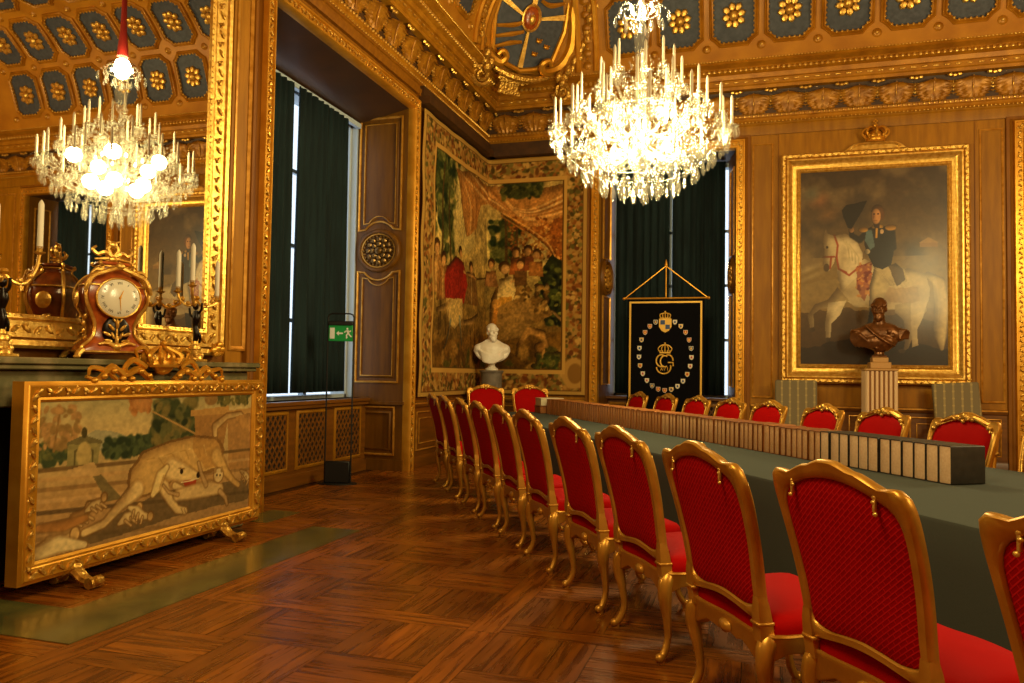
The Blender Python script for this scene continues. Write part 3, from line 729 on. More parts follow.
struct('trim_18',m,[M['cornice'],M['gold_bright'],M['leaf'],M['ground']])
m=MB(); CE,CZ=2.6,2.2
SMAX=3.40
cp=lambda s:(.5+CE*(1-math.cos(s/2.3)),6.75+CZ*math.sin(s/2.3))
prof=[cp(SMAX*i/16) for i in range(17)]
mould(m,LOOP,True,prof,ID,0); struct('trim_22',m,M['cove'])
def cove_frame(wall,a,s):
    e,z=cp(s); f=s/2.3; t=Vector((CE*math.sin(f),CZ*math.cos(f))).normalized(); nn=Vector((t.y,-t.x))
    if wall=='B': O=Vector((a,YB-e,z)); A=Vector((1,0,0)); B=Vector((0,-t.x,t.y)); Nn=Vector((0,-nn.x,nn.y))
    else: O=Vector((XW+e,a,z)); A=Vector((0,1,0)); B=Vector((t.x,0,t.y)); Nn=Vector((nn.x,0,nn.y))
    return lambda p,q,h:tuple(O+A*p+B*q+Nn*h), O,A,B,Nn
OCT=lambda w,h,c:[(-w,-h+c),(-w,h-c),(-w+c*.55,h-c*.55),(-w+c,h),(w-c,h),(w-c*.55,h-c*.55),(w,h-c),(w,-h+c),(w-c*.55,-h+c*.55),(w-c,-h),(-w+c,-h),(-w+c*.55,-h+c*.55)]
def coffers(wall,centers,name_t):
    m=MB()
    for ri,s in enumerate((.74,1.84,2.90)):
        hh=(.45,.42,.36)[ri]
        for a in centers:
            tf,O,A,B,Nn=cove_frame(wall,a,s)
            w=.33; o=OCT(w,hh,.13)
            ct=lambda p,q:cove_frame(wall,a,s+q)[0](p,0,.012)
            wd=lambda q:(w if abs(q)<=hh-.13 else w-.13*min(1,(abs(q)-(hh-.13))/.13))
            m.grid([[ct(-wd(q),q),ct(0,q),ct(wd(q),q)] for q in np.linspace(-hh,hh,13)],1)
            tf=lambda p,q,h:cove_frame(wall,a,s+q)[0](p,0,h)
            mould(m,o,True,[(.0,-.02),(.0,.05),(.02,.06),(.035,.03),(.05,.045),(.065,.03),(.07,-.02)],tf,0)
            for i in range(12):
                p0,p1=o[i],o[(i+1)%12]; L=math.hypot(p1[0]-p0[0],p1[1]-p0[1]); k=max(1,int(L/.075))
                if ri==0 or wall=='B':
                    for j in range(k):
                        t=(j+.5)/k; m.ell(tf(p0[0]+(p1[0]-p0[0])*t,p0[1]+(p1[1]-p0[1])*t,.05),.022,5,4,2)
            R=Matrix((A,B,Nn)).transposed()
            m.ell(tf(0,0,.05),(.08,.09,.07),8,6,2,R)
            for k in range(8):
                t=2*PI*k/8+.2; rad=.125+(.012 if k%2 else 0)
                X=(A*math.cos(t)+B*math.sin(t)); Y=(B*math.cos(t)-A*math.sin(t))
                m.ell(tf(rad*math.cos(t),rad*1.15*math.sin(t),.035),(.075,.062,.045),6,4,2,Matrix((X,Y,Nn)).transposed())
            tf,O,A,B,Nn=cove_frame(wall,a+.44,s-(.52 if ri==0 else .55)); R=Matrix((A,B,Nn)).transposed()
            m.ell(tf(0,0,.0),(.075,.075,.04),10,6,0,R); m.ell(tf(0,0,.03),(.035,.035,.035),8,5,2,R)
    struct(name_t,m,[M['cornice'],M['blue'],M['gold_bright']])
coffers('B',[1.87+.44+.88*k for k in range(-5,5)],'trim_19')
coffers('L',[YB-2.76-.88*k-.1 for k in range(0,9)],'trim_20')
# gilt ribs that close off the corner compartment
m=MB()
for wall,a in (('B',-2.66),('B',-2.98),('L',YB-2.20),('L',YB-1.88)):
    for w,mi in ((.035,1),):
        P=[]
        for i in range(17):
            tf,*_=cove_frame(wall,a,.02+SMAX*.98*i/16); P.append([tf(-w*1.6,0,0),tf(-w*1.6,0,.03),tf(-w*.7,0,.06),tf(w*.7,0,.06),tf(w*1.6,0,.03),tf(w*1.6,0,0)])
        m.grid(P,mi)
for wall,a in (('B',-2.82),('L',YB-2.04)):
    for i in range(14):
        tf,O,A,B,Nn=cove_frame(wall,a,.15+i*.22); m.ell(tf(0,0,.02),(.085,.075,.05),7,5,0,Matrix((A,B,Nn)).transposed()); m.ell(tf(0,.11,.03),(.03,.03,.03),6,4,1)
struct('trim_21',m,[M['cornice'],M['gold']])

# ------------------------------------------------------------------ carved shield in the corner of the cove
def cartouche():
    O=Vector((-3.78,12.98,7.42)); A=Vector((1,1,0)).normalized(); Nn=Vector((1,-1,-.75)).normalized(); B=Nn.cross(A)*1.0
    if B.z<0: B=-B
    tf=lambda a,b,h:tuple(O+A*a+B*b+Nn*h)
    R=Matrix((A,B,Nn)).transposed()
    root=empty('heraldic_cartouche',tuple(O)); tag(root,'carved gilt blue quartered shield in the ceiling corner above the tapestry','relief')
    def bd(n,m,mt):
        m.v=[tuple(Vector(p)-O) for p in m.v]; return m.build(n,mt,root)
    out=[(-.60,-.42),(-.68,.1),(-.62,.7),(-.5,1.15),(.5,1.15),(.64,.7),(.70,.1),(.60,-.42),(.3,-.62),(0,-.70),(-.3,-.62)]
    m=MB(); m.prism([(a*1.22,b*1.12) for a,b in out],-.5,-.06,tf,0)
    bd('backing',m,M['cornice'])
    m=MB(); m.prism(out,-.06,.03,tf); bd('shield',m,M['blue'])
    m=MB(); m.tube([tf(a,b,.05) for a,b in out+out[:1]],.05,8)
    for s in (-1,1):
        m.stube([tf(s*a,b,h) for a,b,h in ((.74,1.3,.05),(.80,.9,.09),(.72,.5,.12),(.82,.15,.14),(.86,-.2,.12),(.72,-.5,.12),(.45,-.62,.14),(.36,-.50,.18),(.46,-.42,.2),(.54,-.5,.2))],[.08,.10,.08,.09,.11,.10,.08,.06,.05,.04],8)
    bd('scroll_frame',m,M['gold'])
    m=MB()
    for p in (((0,1.1),(0,.32)),((0,.02),(0,-.64)),((.14,.2),(.66,.34)),((-.14,.2),(-.64,.42))):
        (a0,b0),(a1,b1)=p; L=math.hypot(a1-a0,b1-b0); nx,ny=-(b1-b0)/L,(a1-a0)/L
        m.prism([(a0+nx*.02,b0+ny*.02),(a1+nx*.05,b1+ny*.05),(a1-nx*.05,b1-ny*.05),(a0-nx*.02,b0-ny*.02)],.03,.07,tf)
    bd('cross',m,M['gold_bright'])
    m=MB(); m.ell(tf(0,.19,.06),(.15,.20,.06),14,8,0,R); bd('medallion',m,M['tortoise'])
    m=MB(); m.tube([tf(.165*math.cos(2*PI*k/20),.19+.215*math.sin(2*PI*k/20),.07) for k in range(21)],.022,6); m.ell(tf(0,.17,.12),(.06,.09,.03),8,6,0,R); bd('medallion_rim',m,M['gold_bright'])
    for a,b in ((.25,-.15),(.42,-.22),(.22,-.38),(-.4,.75),(-.2,.85),(.35,.75)):   # crowns
        m=MB(); m.ell(tf(a,b,.05),(.06,.035,.03),8,5,0,R)
        for q in (-.045,0,.045): m.ell(tf(a+q,b+.035,.06),.018,5,4)
        bd('crown_charge',m,M['gold'])
    m=MB()
    for k in range(3):                                        # bends with lions on the other quarters
        m.stube([tf(-.6+.02*k,-.05-.17*k,.05),(tf(-.3,.02-.15*k,.06)),tf(-.08,.12-.17*k,.05)],[.03,.045,.03],6)
    bd('bend_charge',m,M['gold']); m=MB()
    for k in range(3): m.stube([tf(.12,.5+.16*k,.05),tf(.3,.46+.16*k,.07),tf(.56,.55+.16*k,.05)],[.03,.05,.03],6)
    bd('lion_charge',m,M['gold'])
    for s in (-1,1):
        m=MB(); pts=[(1.05,1.2),(1.08,1.0),(1.10,.8),(1.08,.6),(1.10,.38),(1.12,.15),(1.10,-.08),(1.05,-.3),(.95,-.5),(.82,-.66)]
        for i,(a,b) in enumerate(pts):
            for q in range(3):
                t=i*1.7+q*2.1; m.ell(tf(s*(a-.08+.07*math.cos(t)),b+.06*math.sin(t),.30+.05*(q==1)),(.075,.11,.07),7,5,0,R)
        m.stube([tf(s*a,b,.42) for a,b in ((1.25,1.2),(1.28,.6),(1.24,0),(1.15,-.45),(1.0,-.75))],.05,6)
        bd('garland',m,M['goldc'])
    m=MB()
    for s in (-1,1):
        c=(s*.80,-.86); P=[(c[0]+s*(.03+.17*t/3.0/PI*.75)*math.cos(t+.4)*-1,c[1]+(.03+.17*t/3/PI*.75)*math.sin(t+.4)) for t in [3*PI*k/28*1.25 for k in range(29)]]
        m.tube([tf(a,b,.30) for a,b in P],[.025+.02*k/28 for k in range(29)],6)
        m.stube([tf(s*.95,-.95,.3),tf(s*1.10,-.90,.36),tf(s*1.25,-.80,.42),tf(s*1.4,-.86,.5),tf(s*1.38,-.95,.5)],[.05,.06,.05,.05,.03],6)
    for a0,a1,b0,b1,h in ((-.34,.10,-1.12,-1.06,.10),(-.30,.06,-1.06,-.92,.05),(-.36,.12,-.92,-.88,.12),(-.42,.18,-.88,-.83,.17)): m.prism([(a0,b0),(a1,b0),(a1,b1),(a0,b1)],-.3,h,tf)
    for k in range(9): m.ell(tf(-.40+.07*k,-.80,.16),.032,6,4)
    m.stube([tf(-.5,-.72,.1),tf(-.2,-.80,.16),tf(.2,-.80,.16),tf(.55,-.70,.12)],[.05,.07,.07,.05],8)
    bd('bracket',m,M['goldc'])
cartouche()

# ------------------------------------------------------------------ curtains
def curtain(name,p0,p1,z0,z1,label,seed,group=None):
    """a pleated sheet hung between two plan points"""
    p0=Vector(p0); p1=Vector(p1); L=(p1-p0).length; d=(p1-p0)/L; n=Vector((-d.y,d.x)); rr=random.Random(seed)
    k=int(L/.022); nf=L/.15; ph=rr.uniform(0,6); P=[]
    for j in range(9):
        t=j/8; row=[]
        for i in range(k+1):
            s=i/k; w=.035*math.sin(2*PI*nf*s+ph+.5*math.sin(3*s*PI+t*1.2))+.014*math.sin(2*PI*nf*2.3*s+ph*2+t)
            w*=(.55+.45*t) if j else .6
            q=p0+d*(L*s)+n*w; row.append((q.x,q.y,z1+(z0-z1)*t))
        P.append(row)
    m=MB(); m.grid(P); o=m.build(name,M['curtain'],angle=180)
    sd=o.modifiers.new('thickness','SOLIDIFY'); sd.thickness=.006
    tag(o,label,'curtain',group); return o
curtain('curtain',(-5.52,7.05),(-5.52,8.57),1.15,5.03,'dark teal curtain, near half at the left bay window, beside the gilt frame',1)
curtain('curtain',(-5.50,8.63),(-5.56,9.98),1.15,5.03,'dark teal curtain, far half at the left bay window, beside the brown reveal',2)
curtain('curtain',(-2.465,YB+.6),(-1.48,YB+.6),1.10,5.33,'dark teal curtain hanging behind the left part of the black banner',3)
curtain('curtain',(-1.43,YB+.6),(-.49,YB+.6),1.10,5.33,'dark teal curtain hanging behind the right part of the black banner',4)
curtain('curtain',(4.22,YB+.6),(5.19,YB+.6),1.10,5.33,'dark curtain seen in the mirror and at the right edge, nearest the portrait',5)
curtain('curtain',(5.23,YB+.6),(6.2,YB+.6),1.10,5.33,'dark curtain seen only in the mirror, behind the left candle',6)

# ------------------------------------------------------------------ tapestry bent round the corner
def tapestry():
    W,Hh=360,300; c=Canvas(W,Hh,'a08858',5.0/4.37)
    Lu=lambda px:(np.interp(px,[421,433,443,450,457,465,473,480,487],[0,.09,.165,.225,.30,.38,.47,.55,.625]) if px<487 else .625+.375*(px-487)/99)
    Zv=lambda px,y: (1.45+(373.2-y)*(np.interp(px,[421,487,586],[11.9,14.2,13.9]))/790-1.05)/4.37
    P=lambda x,y:(float(Lu(x)),float(Zv(x,y)))
    c.vgrad([(0,'6b5126'),(.25,'7a5f30'),(.4,'8f7a48'),(.6,'b8a878'),(1,'b09c6c')])
    c.mottle(.35,30,26,4)
    # trees
    for (x0,y0,x1,y1,n,s) in ((434,138,452,230,150,1),(440,150,470,200,60,2),(500,178,540,205,70,3),(440,210,460,290,70,6),(488,215,520,262,50,8)):
        a=P(x0,y1); b=P(x1,y0); c.blobs(n,(a[0],a[1],b[0],b[1]),.022,['2c3a20','3c4a28','4c5630','56603a','20301c','6a7040'],s)
    for x0,y0,x1,y1 in ((443,165,441,330),(449,190,452,300),(517,205,515,290),(505,215,507,290)): c.stroke([P(x0,y0),P(x1,y1)],[.012,.022],'4e3c20')
    # pale sky gap
    c.blobs(50,(P(455,235)[0],P(470,250)[1],P(470,200)[0],P(470,180)[1]),.03,['c4b78a','b8ab80','cabd92'],5)
    # drapery
    bef=c.c.copy()
    c.poly([P(455,168),P(470,170),P(500,180),P(530,184),P(566,178),P(566,262),P(556,258),P(549,240),P(536,228),P(518,220),P(500,208),P(486,196),P(478,200),P(474,226),P(466,236),P(461,215)],'b8824a',.97,.025,3)
    for k in range(7): c.curve([P(458+k*5,170),P(476+k*5,188+k*1.5),P(500+k*4,200+k*2.2),P(528+k*2,206+k*1.2),P(566,188+k*3)],[.008,.018,.022,.018,.008],['dcb482','a8703c','e4c498','94602e','cc9a66','a06a36','d8ac78'][k],.85)
    for k in range(4): c.curve([P(460+k*3,176),P(468+k*2,200),P(468+k*1.5,232)],[.006,.012,.008],['e0bc90','a06c38','c89460','8c5a2c'][k],.8)
    c.poly([P(500,210),P(520,222),P(540,222),P(566,208),P(566,266),P(557,262),P(549,242),P(530,230)],'945420',.97,.03,7)
    c.blobs(200,(P(508,0)[0],P(540,256)[1],P(565,0)[0],P(540,212)[1]),.007,['c48a44','6c3a14','b47030','d8a460','8a4c1c'],9)
    for k in range(3): c.curve([P(500,207+k*2),P(525,222+k*3),P(548,240+k*4),P(558,262)],.007,['e0b070','6c3c18','c88c48'][k],.8)
    c.model(bef,5,.4)
    c.blobs(60,(P(500,0)[0],P(500,192)[1],P(540,0)[0],P(500,178)[1]),.014,['3c4426','2c341c','5c6034'],19)
    # dark bush right, ground
    c.poly([P(541,275),P(552,250),P(566,265),P(566,325),P(545,325)],'1e2614',.95,.04,2)
    c.blobs(70,(P(540,0)[0],P(550,325)[1],P(566,0)[0],P(550,262)[1]),.013,['5c6630','3a4622','7c8040','161c0e'],12)
    c.poly([P(434,345),P(487,335),P(566,330),P(566,372),P(434,372)],'70501f',.8,.03,4)
    c.blobs(90,(P(434,0)[0],P(500,372)[1],P(566,0)[0],P(500,348)[1]),.02,['5a4018','7c5e2c','4c4a20','8c6c38'],14,2.2)
    skin='d0a070'; bef=c.c.copy()
    def fig(x,y,s,robe,hd=skin,lean=0):
        """standing or seated figure: y is the head centre"""
        c.poly([P(x-3*s+lean,y+4*s),P(x+3*s+lean,y+4*s),P(x+5*s,y+16*s),P(x+6*s,y+34*s),P(x-6*s,y+34*s),P(x-5*s,y+16*s)],robe,1,.02,int(x))
        for k in (-3,0,3): c.stroke([P(x+k*s*.6,y+8*s),P(x+k*s*1.3,y+32*s)],.008,['5a3c1c','e0c898','6a4a26'][(k+3)//3],.6)
        a=P(x+lean,y); c.ell(a[0],a[1]+.006*s,.019*s,.023*s,'5a3a1c'); c.ell(a[0]+.002,a[1]-.003*s,.014*s,.018*s,hd)
    fig(437,250,1.3,'b08450'); fig(444,262,1.2,'9a6c3c'); fig(470,268,1.1,'80603a')
    # red cloaked man
    c.poly([P(448,268),P(455,258),P(463,262),P(467,285),P(464,305),P(460,300),P(455,312),P(447,300),P(446,282)],'94241a',1,.015,8)
    c.poly([P(448,300),P(462,300),P(464,318),P(455,330),P(449,322)],'c8b080',1,.02,8)
    c.stroke([P(452,322),P(448,345),P(446,350)],[.02,.014,.01],'8c9aa0'); c.stroke([P(460,318),P(462,346)],[.02,.012],'8c9aa0')
    a=P(460,254); c.ell(a[0]-.003,a[1]+.008,.019,.023,'4a2c14'); c.ell(a[0],a[1]-.002,.014,.019,skin)
    c.stroke([P(463,272),P(476,278),P(484,276)],[.014,.01,.007],skin)
    # dogs at left
    for x,y in ((444,312),(468,325)):
        c.stroke([P(x-6,y),P(x+3,y-3),P(x+8,y-10)],[.02,.03,.016],'b89868'); 
        for q in (-5,2,6): c.stroke([P(x+q,y),P(x+q+1,y+24)],.009,'a88450')
    # seated woman, companions, child
    c.poly([P(496,285),P(508,276),P(520,288),P(545,296),P(556,312),P(540,322),P(512,330),P(492,322),P(488,305)],'8a6a3a',1,.03,9)
    c.poly([P(498,276),P(512,274),P(516,290),P(512,304),P(496,302)],'e0cca0',1,.015,3); c.poly([P(498,296),P(512,296),P(513,314),P(494,314)],'d09c40',1,.02,3)
    a=P(505,266); c.ell(a[0]-.003,a[1]+.008,.024,.026,'7a5426'); c.ell(a[0],a[1]-.003,.018,.022,'dcb084')
    c.stroke([P(512,280),P(524,272),P(520,262)],[.014,.012,.009],'d8ae7c')
    for x,y,rb in ((490,262,'a87850'),(516,250,'a05c30'),(528,248,'8c4c2c'),(537,252,'a87038'),(521,262,'6c4c2a')):
        a=P(x,y); c.poly([P(x-6,y+6),P(x+6,y+6),P(x+8,y+22),P(x-7,y+22)],rb,1,.02,x); c.ell(a[0],a[1]+.007,.018,.022,'5c3c1c'); c.ell(a[0]-.002,a[1]-.002,.014,.018,skin)
    c.blobs(60,(P(515,0)[0],P(530,312)[1],P(548,0)[0],P(530,284)[1]),.011,['b08c50','5c4420','cbb07a','7c5c2c'],21)
    c.poly([P(490,312),P(512,300),P(536,305),P(530,334),P(500,342),P(488,330)],'9c7c4a',.85,.03,11)
    c.stroke([P(497,304),P(494,322),P(488,345)],[.018,.032,.018],'d09040'); a=P(496,315); c.ell(a[0],a[1]+.05,.02,.022,'e0a858')
    # crouching dog lower right
    c.stroke([P(520,345),P(530,330),P(543,334),P(548,346)],[.02,.035,.04,.02],'b88c50'); c.stroke([P(520,345),P(518,356)],.012,'a87c44'); c.stroke([P(545,345),P(545,358)],.014,'c89c60'); a=P(541,347); c.ell(a[0],a[1],.022,.022,'b48448')
    c.stroke([P(553,310),P(566,322)],[.01,.02],'c8a878')
    c.blobs(40,(P(535,0)[0],P(550,368)[1],P(560,0)[0],P(550,354)[1]),.012,['5c6630','3a4622','6c6c38'],31)
    c.model(bef,3,.6,'2c1c0c'); c.mottle(.30,170,140,3); c.mottle(.22,40,36,8)
    # woven border with fruit and flowers
    du=c.u; dv=c.v; b0=.088; bR=.075; bt=.088
    bm=((du<b0)|(du>1-bR)|(dv<bt)|(dv>1-bt)).astype(float)
    inner=bm; 
    old=c.c.copy(); c.c[:]=c.rgb('a88a58'); 
    cols=['6c3c20','8c5428','b89058','5c5a30','c8a870','4c4022','a06c3c','6c4826','7c7444','94703c','a88850']
    c.blobs(900,(0,0,1,bt),.010,cols,41); c.blobs(800,(0,1-bt,1,1),.010,cols,42); c.blobs(800,(0,0,b0,1),.010,cols,43,1.3); c.blobs(800,(1-bR,0,1,1),.010,cols,44,1.3)
    c.ell(1-bR*.55,.09,.05,.07,'b8945c'); c.ell(1-bR*.5,.09,.03,.045,'8c6838')
    c.c=c.c*bm[...,None]+old*(1-bm[...,None])
    def band(d,w,col):
        e=np.minimum(np.minimum(du-0,1-du)*c.asp*1.0, np.minimum(dv,1-dv))
        return
    for (l,r_,b,t,w,col) in ((b0,1-bR,bt,1-bt,.016,'c8a468'),(b0+.012,1-bR-.012,bt+.014,1-bt-.014,.005,'5c4020'),(.0,1,.0,1,.016,'b89860'),(.014,.986,.016,.984,.005,'5c4020')):
        inside=((du>l)&(du<r_)&(dv>b)&(dv<t)); ins2=((du>l+w*.8)&(du<r_-w*.8)&(dv>b+w)&(dv<t-w)); c.mix((inside&~ins2).astype(float),col)
    g=c.c.mean(2,keepdims=True); c.c=np.clip((g+(c.c-g)*.92)*np.array([1.0,.90,.62])+.0,0,1)
    z0,z1=1.06,5.44; dl=3.12; tot=5.02
    def place(u,v):
        s=u*tot; z=z0+v*(z1-z0); wob=.010*math.sin(z*5+s*3)+.006*math.sin(s*9)
        r=.10
        if s<dl-r: return (XW+.055+wob,10.93+s,z)
        if s<dl+r:
            t=(s-dl+r)/(2*r)*PI/2; return (XW+.055+r-r*math.cos(t),YB-.055-r+r*math.sin(t),z)
        return (XW+.055+(s-dl),YB-.055-wob*.5,z)
    o=c.mesh('tapestry',place,M['tap'])
    sd=o.modifiers.new('thickness','SOLIDIFY'); sd.thickness=.02; sd.offset=0
    tag(o,'woven tapestry with figures and fruit border, folded round the corner behind the white bust','tapestry')
tapestry()

# ------------------------------------------------------------------ equestrian portrait
def frame_obj(root,name,tf,r,prof,mt,strings=()):
    m=MB(); mould(m,r,True,prof,tf,0)
    for off,h,pitch,size in strings:
        a0,b0=r[0]; a1,b1=r[2]
        q=[(a0-off,b0-off),(a0-off,b1+off),(a1+off,b1+off),(a1+off,b0-off)]
        for i in range(4): leaf_string(m,q[i],q[(i+1)%4],tf,pitch,size,1,h)
    return m.build(name,mt,root)
def portrait():
    x0,x1,z0,z1=.755,2.955,1.67,4.875; O=Vector((1.85,YB,3.3))
    root=empty('equestrian_portrait',tuple(O)); tag(root,'huge gilt-framed painting of a uniformed rider on a white horse','painting')
    c=Canvas(260,380,'5c4a30',(x1-x0)/(z1-z0)); P=lambda x,y:((x-33)/487,(655-y)/640)
    c.vgrad([(0,'2c1c0a'),(.12,'4a3416'),(.3,'8a7242'),(.48,'8c7a50'),(.6,'7c6a4a'),(.8,'564630'),(1,'40342a')])
    m=c.noise(5,7,3,4); c.mix(np.clip((m-.5)*3,0,.6)*(c.v>.5),'8c7c60'); c.mix(np.clip((c.noise(4,6,9,4)-.55)*3,0,.7)*(c.v>.55),'38302a')
    for x,y,rx,ry,col in ((100,110,.09,.06,'9a6a44'),(130,160,.1,.05,'86663e'),(75,90,.08,.05,'5e6660'),(430,100,.14,.05,'564a38'),(60,340,.12,.02,'c0b490'),(70,365,.14,.016,'a89c78')):
        a=P(x,y); c.ell(a[0],a[1],rx,ry,col,.4,.75,.9)
    c.poly([P(33,390),P(160,372),P(330,380),P(520,385),P(520,470),P(33,480)],'9c8c62',.55,.02)
    c.poly([P(33,480),P(200,470),P(520,520),P(520,655),P(33,655)],'4c3816',.8,.03); c.poly([P(33,600),P(260,560),P(520,600),P(520,655),P(33,655)],'241806',.9,.03)
    # temple in the distance
    c.poly([P(428,262),P(458,245),P(488,262)],'b09468'); c.poly([P(430,262),P(486,262),P(486,276),P(430,276)],'9c7c50')
    # horse
    bef=c.c.copy()
    W='d8d0b8'; W2='b8ac8c'; W3='e8e2d0'
    c.stroke([P(455,365),P(490,390),P(500,470),P(495,560),P(498,600)],[.03,.06,.075,.06,.02],'d8ccA8'.lower()); c.stroke([P(475,375),P(485,460),P(478,540)],[.02,.03,.02],'f0e8d0',.7)
    c.poly([P(195,330),P(250,310),P(330,345),P(400,345),P(448,362),P(462,410),P(455,450),P(420,480),P(350,475),P(290,470),P(220,465),P(180,440),P(165,390)],W,1,.01)
    c.poly([P(350,460),P(440,440),P(452,480),P(420,520),P(408,560),P(392,600),P(376,606),P(385,560),P(378,510),P(350,485)],W2,1,.008)
    c.poly([P(400,440),P(455,440),P(440,500),P(420,540),P(425,590),P(405,596),P(402,540)],W,1,.008)
    c.poly([P(160,400),P(200,445),P(160,470),P(105,470),P(80,490),P(82,530),P(68,535),P(60,490),P(85,455),P(130,440)],W2,1,.006)
    c.poly([P(130,450),P(190,445),P(170,490),P(140,520),P(138,565),P(122,570),P(118,520),P(125,480)],W3,1,.006)
    c.ell(*P(74,540),.025,.012,'2c2010'); c.ell(*P(128,572),.022,.012,'2c2010'); c.ell(*P(372,608),.025,.012,'2c2010')
    c.poly([P(150,232),P(190,225),P(225,250),P(245,290),P(235,360),P(180,410),P(160,375),P(160,310),P(140,270)],W3,1,.01)
    c.poly([P(118,218),P(128,224),P(150,232),P(160,262),P(150,320),P(132,348),P(114,345),P(112,320),P(118,280),P(112,250)],W,1,.006)
    c.ell(*P(124,335),.022,.022,'5c4c3c'); c.ell(*P(126,268),.009,.008,'241a10'); c.poly([P(116,222),P(122,208),P(130,226)],W3)
    for k in range(8): c.stroke([P(165+k*5,232+k*4),P(190+k*6,262+k*6),P(196+k*5,300+k*5)],.008,['f4f0e0','c8bea0'][k%2],.7)
    for st in ([P(150,228),P(162,262),P(158,300)],[P(114,300),P(150,300)],[P(158,300),P(165,340),P(200,362),P(240,330)],[P(140,300),P(136,338)],[P(165,340),P(190,352)]): c.stroke(st,.012,'a84420',.9)
    c.poly([P(225,330),P(275,320),P(275,400),P(250,450),P(225,400)],'9a4424',.75,.02); c.poly([P(280,400),P(420,400),P(430,450),P(300,455)],'a48060',.4,.04)
    c.blobs(40,(P(225,0)[0],P(0,430)[1],P(275,0)[0],P(0,325)[1]),.008,['c87a40','7c2c18','d8a060'],3)
    c.model(bef,7,.55,'54432c')
    for q in range(5): c.curve([P(300+q*12,360),P(330+q*14,400),P(350+q*16,450)],.014,'a89878',.3,.9)
    # rider
    bef=c.c.copy()
    c.poly([P(285,330),P(380,340),P(390,385),P(330,400),P(300,470),P(275,560),P(258,555),P(265,470),P(268,400)],'cfc6a8',1,.006)
    c.poly([P(268,470),P(300,465),P(285,560),P(262,570),P(255,548)],'1c140c'); c.poly([P(325,335),P(350,325),P(375,345),P(385,380),P(360,395),P(340,370)],'4a3a28',.8,.02)
    c.poly([P(248,215),P(275,205),P(320,205),P(350,222),P(352,262),P(338,330),P(310,345),P(280,335),P(258,290),P(250,262)],'28282c',1,.004)
    c.stroke([P(258,225),P(235,248),P(210,232),P(206,215)],[.035,.035,.03,.022],'26262a'); c.ell(*P(208,212),.02,.018,'c89868')
    c.stroke([P(340,225),P(345,275),P(300,300),P(262,290)],[.04,.036,.03,.02],'2a2a2e'); c.ell(*P(260,286),.02,.014,'e0d8c4')
    c.poly([P(258,215),P(275,215),P(285,270),P(270,280),P(252,250)],'5c7c98'); c.ell(*P(247,214),.035,.014,'d8a850'); c.ell(*P(337,210),.04,.016,'d8a850')
    c.stroke([P(292,205),P(290,240)],.012,'d8a850'); c.ell(*P(308,222),.013,.013,'d0b8a0'); c.stroke([P(280,206),P(308,206)],.018,'c8a050')
    c.poly([P(280,196),P(302,196),P(300,212),P(284,210)],'40302c'); c.ell(*P(294,155),.044,.036,'6a4a2c'); c.ell(*P(308,165),.020,.034,'6a4a2c'); c.ell(*P(289,172),.034,.042,'d09c6c')
    c.stroke([P(283,166),P(281,178)],.006,'a87048'); c.ell(*P(283,164),.008,.004,'3c2414'); c.ell(*P(296,164),.008,.004,'3c2414'); c.stroke([P(282,186),P(292,186)],.005,'8c4c34')
    c.model(bef,4,.45,'1c140c')
    c.poly([P(176,148),P(190,132),P(262,118),P(245,150),P(222,190),P(208,210),P(196,206),P(180,170)],'16120e',1,.006)
    for x,y,rx,ry,al in ((300,450,.22,.05,.55),(210,420,.12,.06,.35),(430,430,.12,.09,.35),(180,300,.06,.10,.3),(100,470,.12,.05,.3),(400,520,.08,.10,.35),(480,480,.05,.14,.25)):
        a=P(x,y); c.ell(a[0],a[1],rx,ry,'6c5638',.1,al,1.0)
    c.c=np.clip(c.c*np.array([.90,.82,.66]),0,1); c.mottle(.10,40,60,5)
    tf=TB
    o=c.mesh('canvas',lambda u,v:(x0-.01+u*(x1-x0+.02)-O.x,-.05,z0-.01+v*(z1-z0+.02)-O.z),M['oil'],root); sd=o.modifiers.new('thickness','SOLIDIFY'); sd.thickness=.02; sd.offset=-1
    T2=lambda a,b,h:(a-O.x,-h,b-O.z)
    frame_obj(root,'picture_frame',T2,rect(x0,z0,x1,z1),[(w*1.16,h) for w,h in [(0,.01),(0,.055),(.02,.075),(.05,.06),(.06,.05),(.10,.06),(.14,.10),(.17,.13),(.19,.13),(.205,.10),(.215,.13),(.25,.14),(.275,.11),(.275,.0)]],[M['gold_bright'],M['goldc']],[(.272,.135,.10,.045),(.04,.07,.05,.02)])
    m=MB()      # crest board and crown
    base=[(-.46,5.20),(.46,5.20),(.38,5.265),(.30,5.305),(-.30,5.305),(-.38,5.265)]
    m.prism([(a+.05,b-O.z) for a,b in base],.02,.10,lambda a,b,h:(a,-h,b)); m.stube([(-.33,-.1,5.215-O.z),(-.22,-.12,5.285-O.z),(.30,-.12,5.285-O.z),(.42,-.1,5.215-O.z)],.022,6)
    m.build('crest_board',M['gold_bright'],root)
    m=MB(); cx=.05; zb=5.315-O.z
    m.lathe([(.14,0),(.15,.03),(.14,.06)],16,(cx,-.12,zb))
    for k in range(8):
        t=2*PI*k/8; m.stube([(cx+.14*math.cos(t),-.12+.12*math.sin(t),zb+.05),(cx+.20*math.cos(t),-.12+.16*math.sin(t),zb+.14),(cx+.14*math.cos(t),-.12+.12*math.sin(t),zb+.22),(cx,-.12,zb+.22)],.018,6)
        m.ell((cx+.15*math.cos(t),-.12+.13*math.sin(t),zb+.09),.024,6,4)
    m.ell((cx,-.12,zb+.26),.04,8,6); m.box((cx-.01,-.13,zb+.29),(cx+.01,-.11,zb+.37)); m.box((cx-.035,-.13,zb+.325),(cx+.035,-.11,zb+.345)); m.ell((cx,-.12,zb+.1),(.10,.09,.10),8,6)
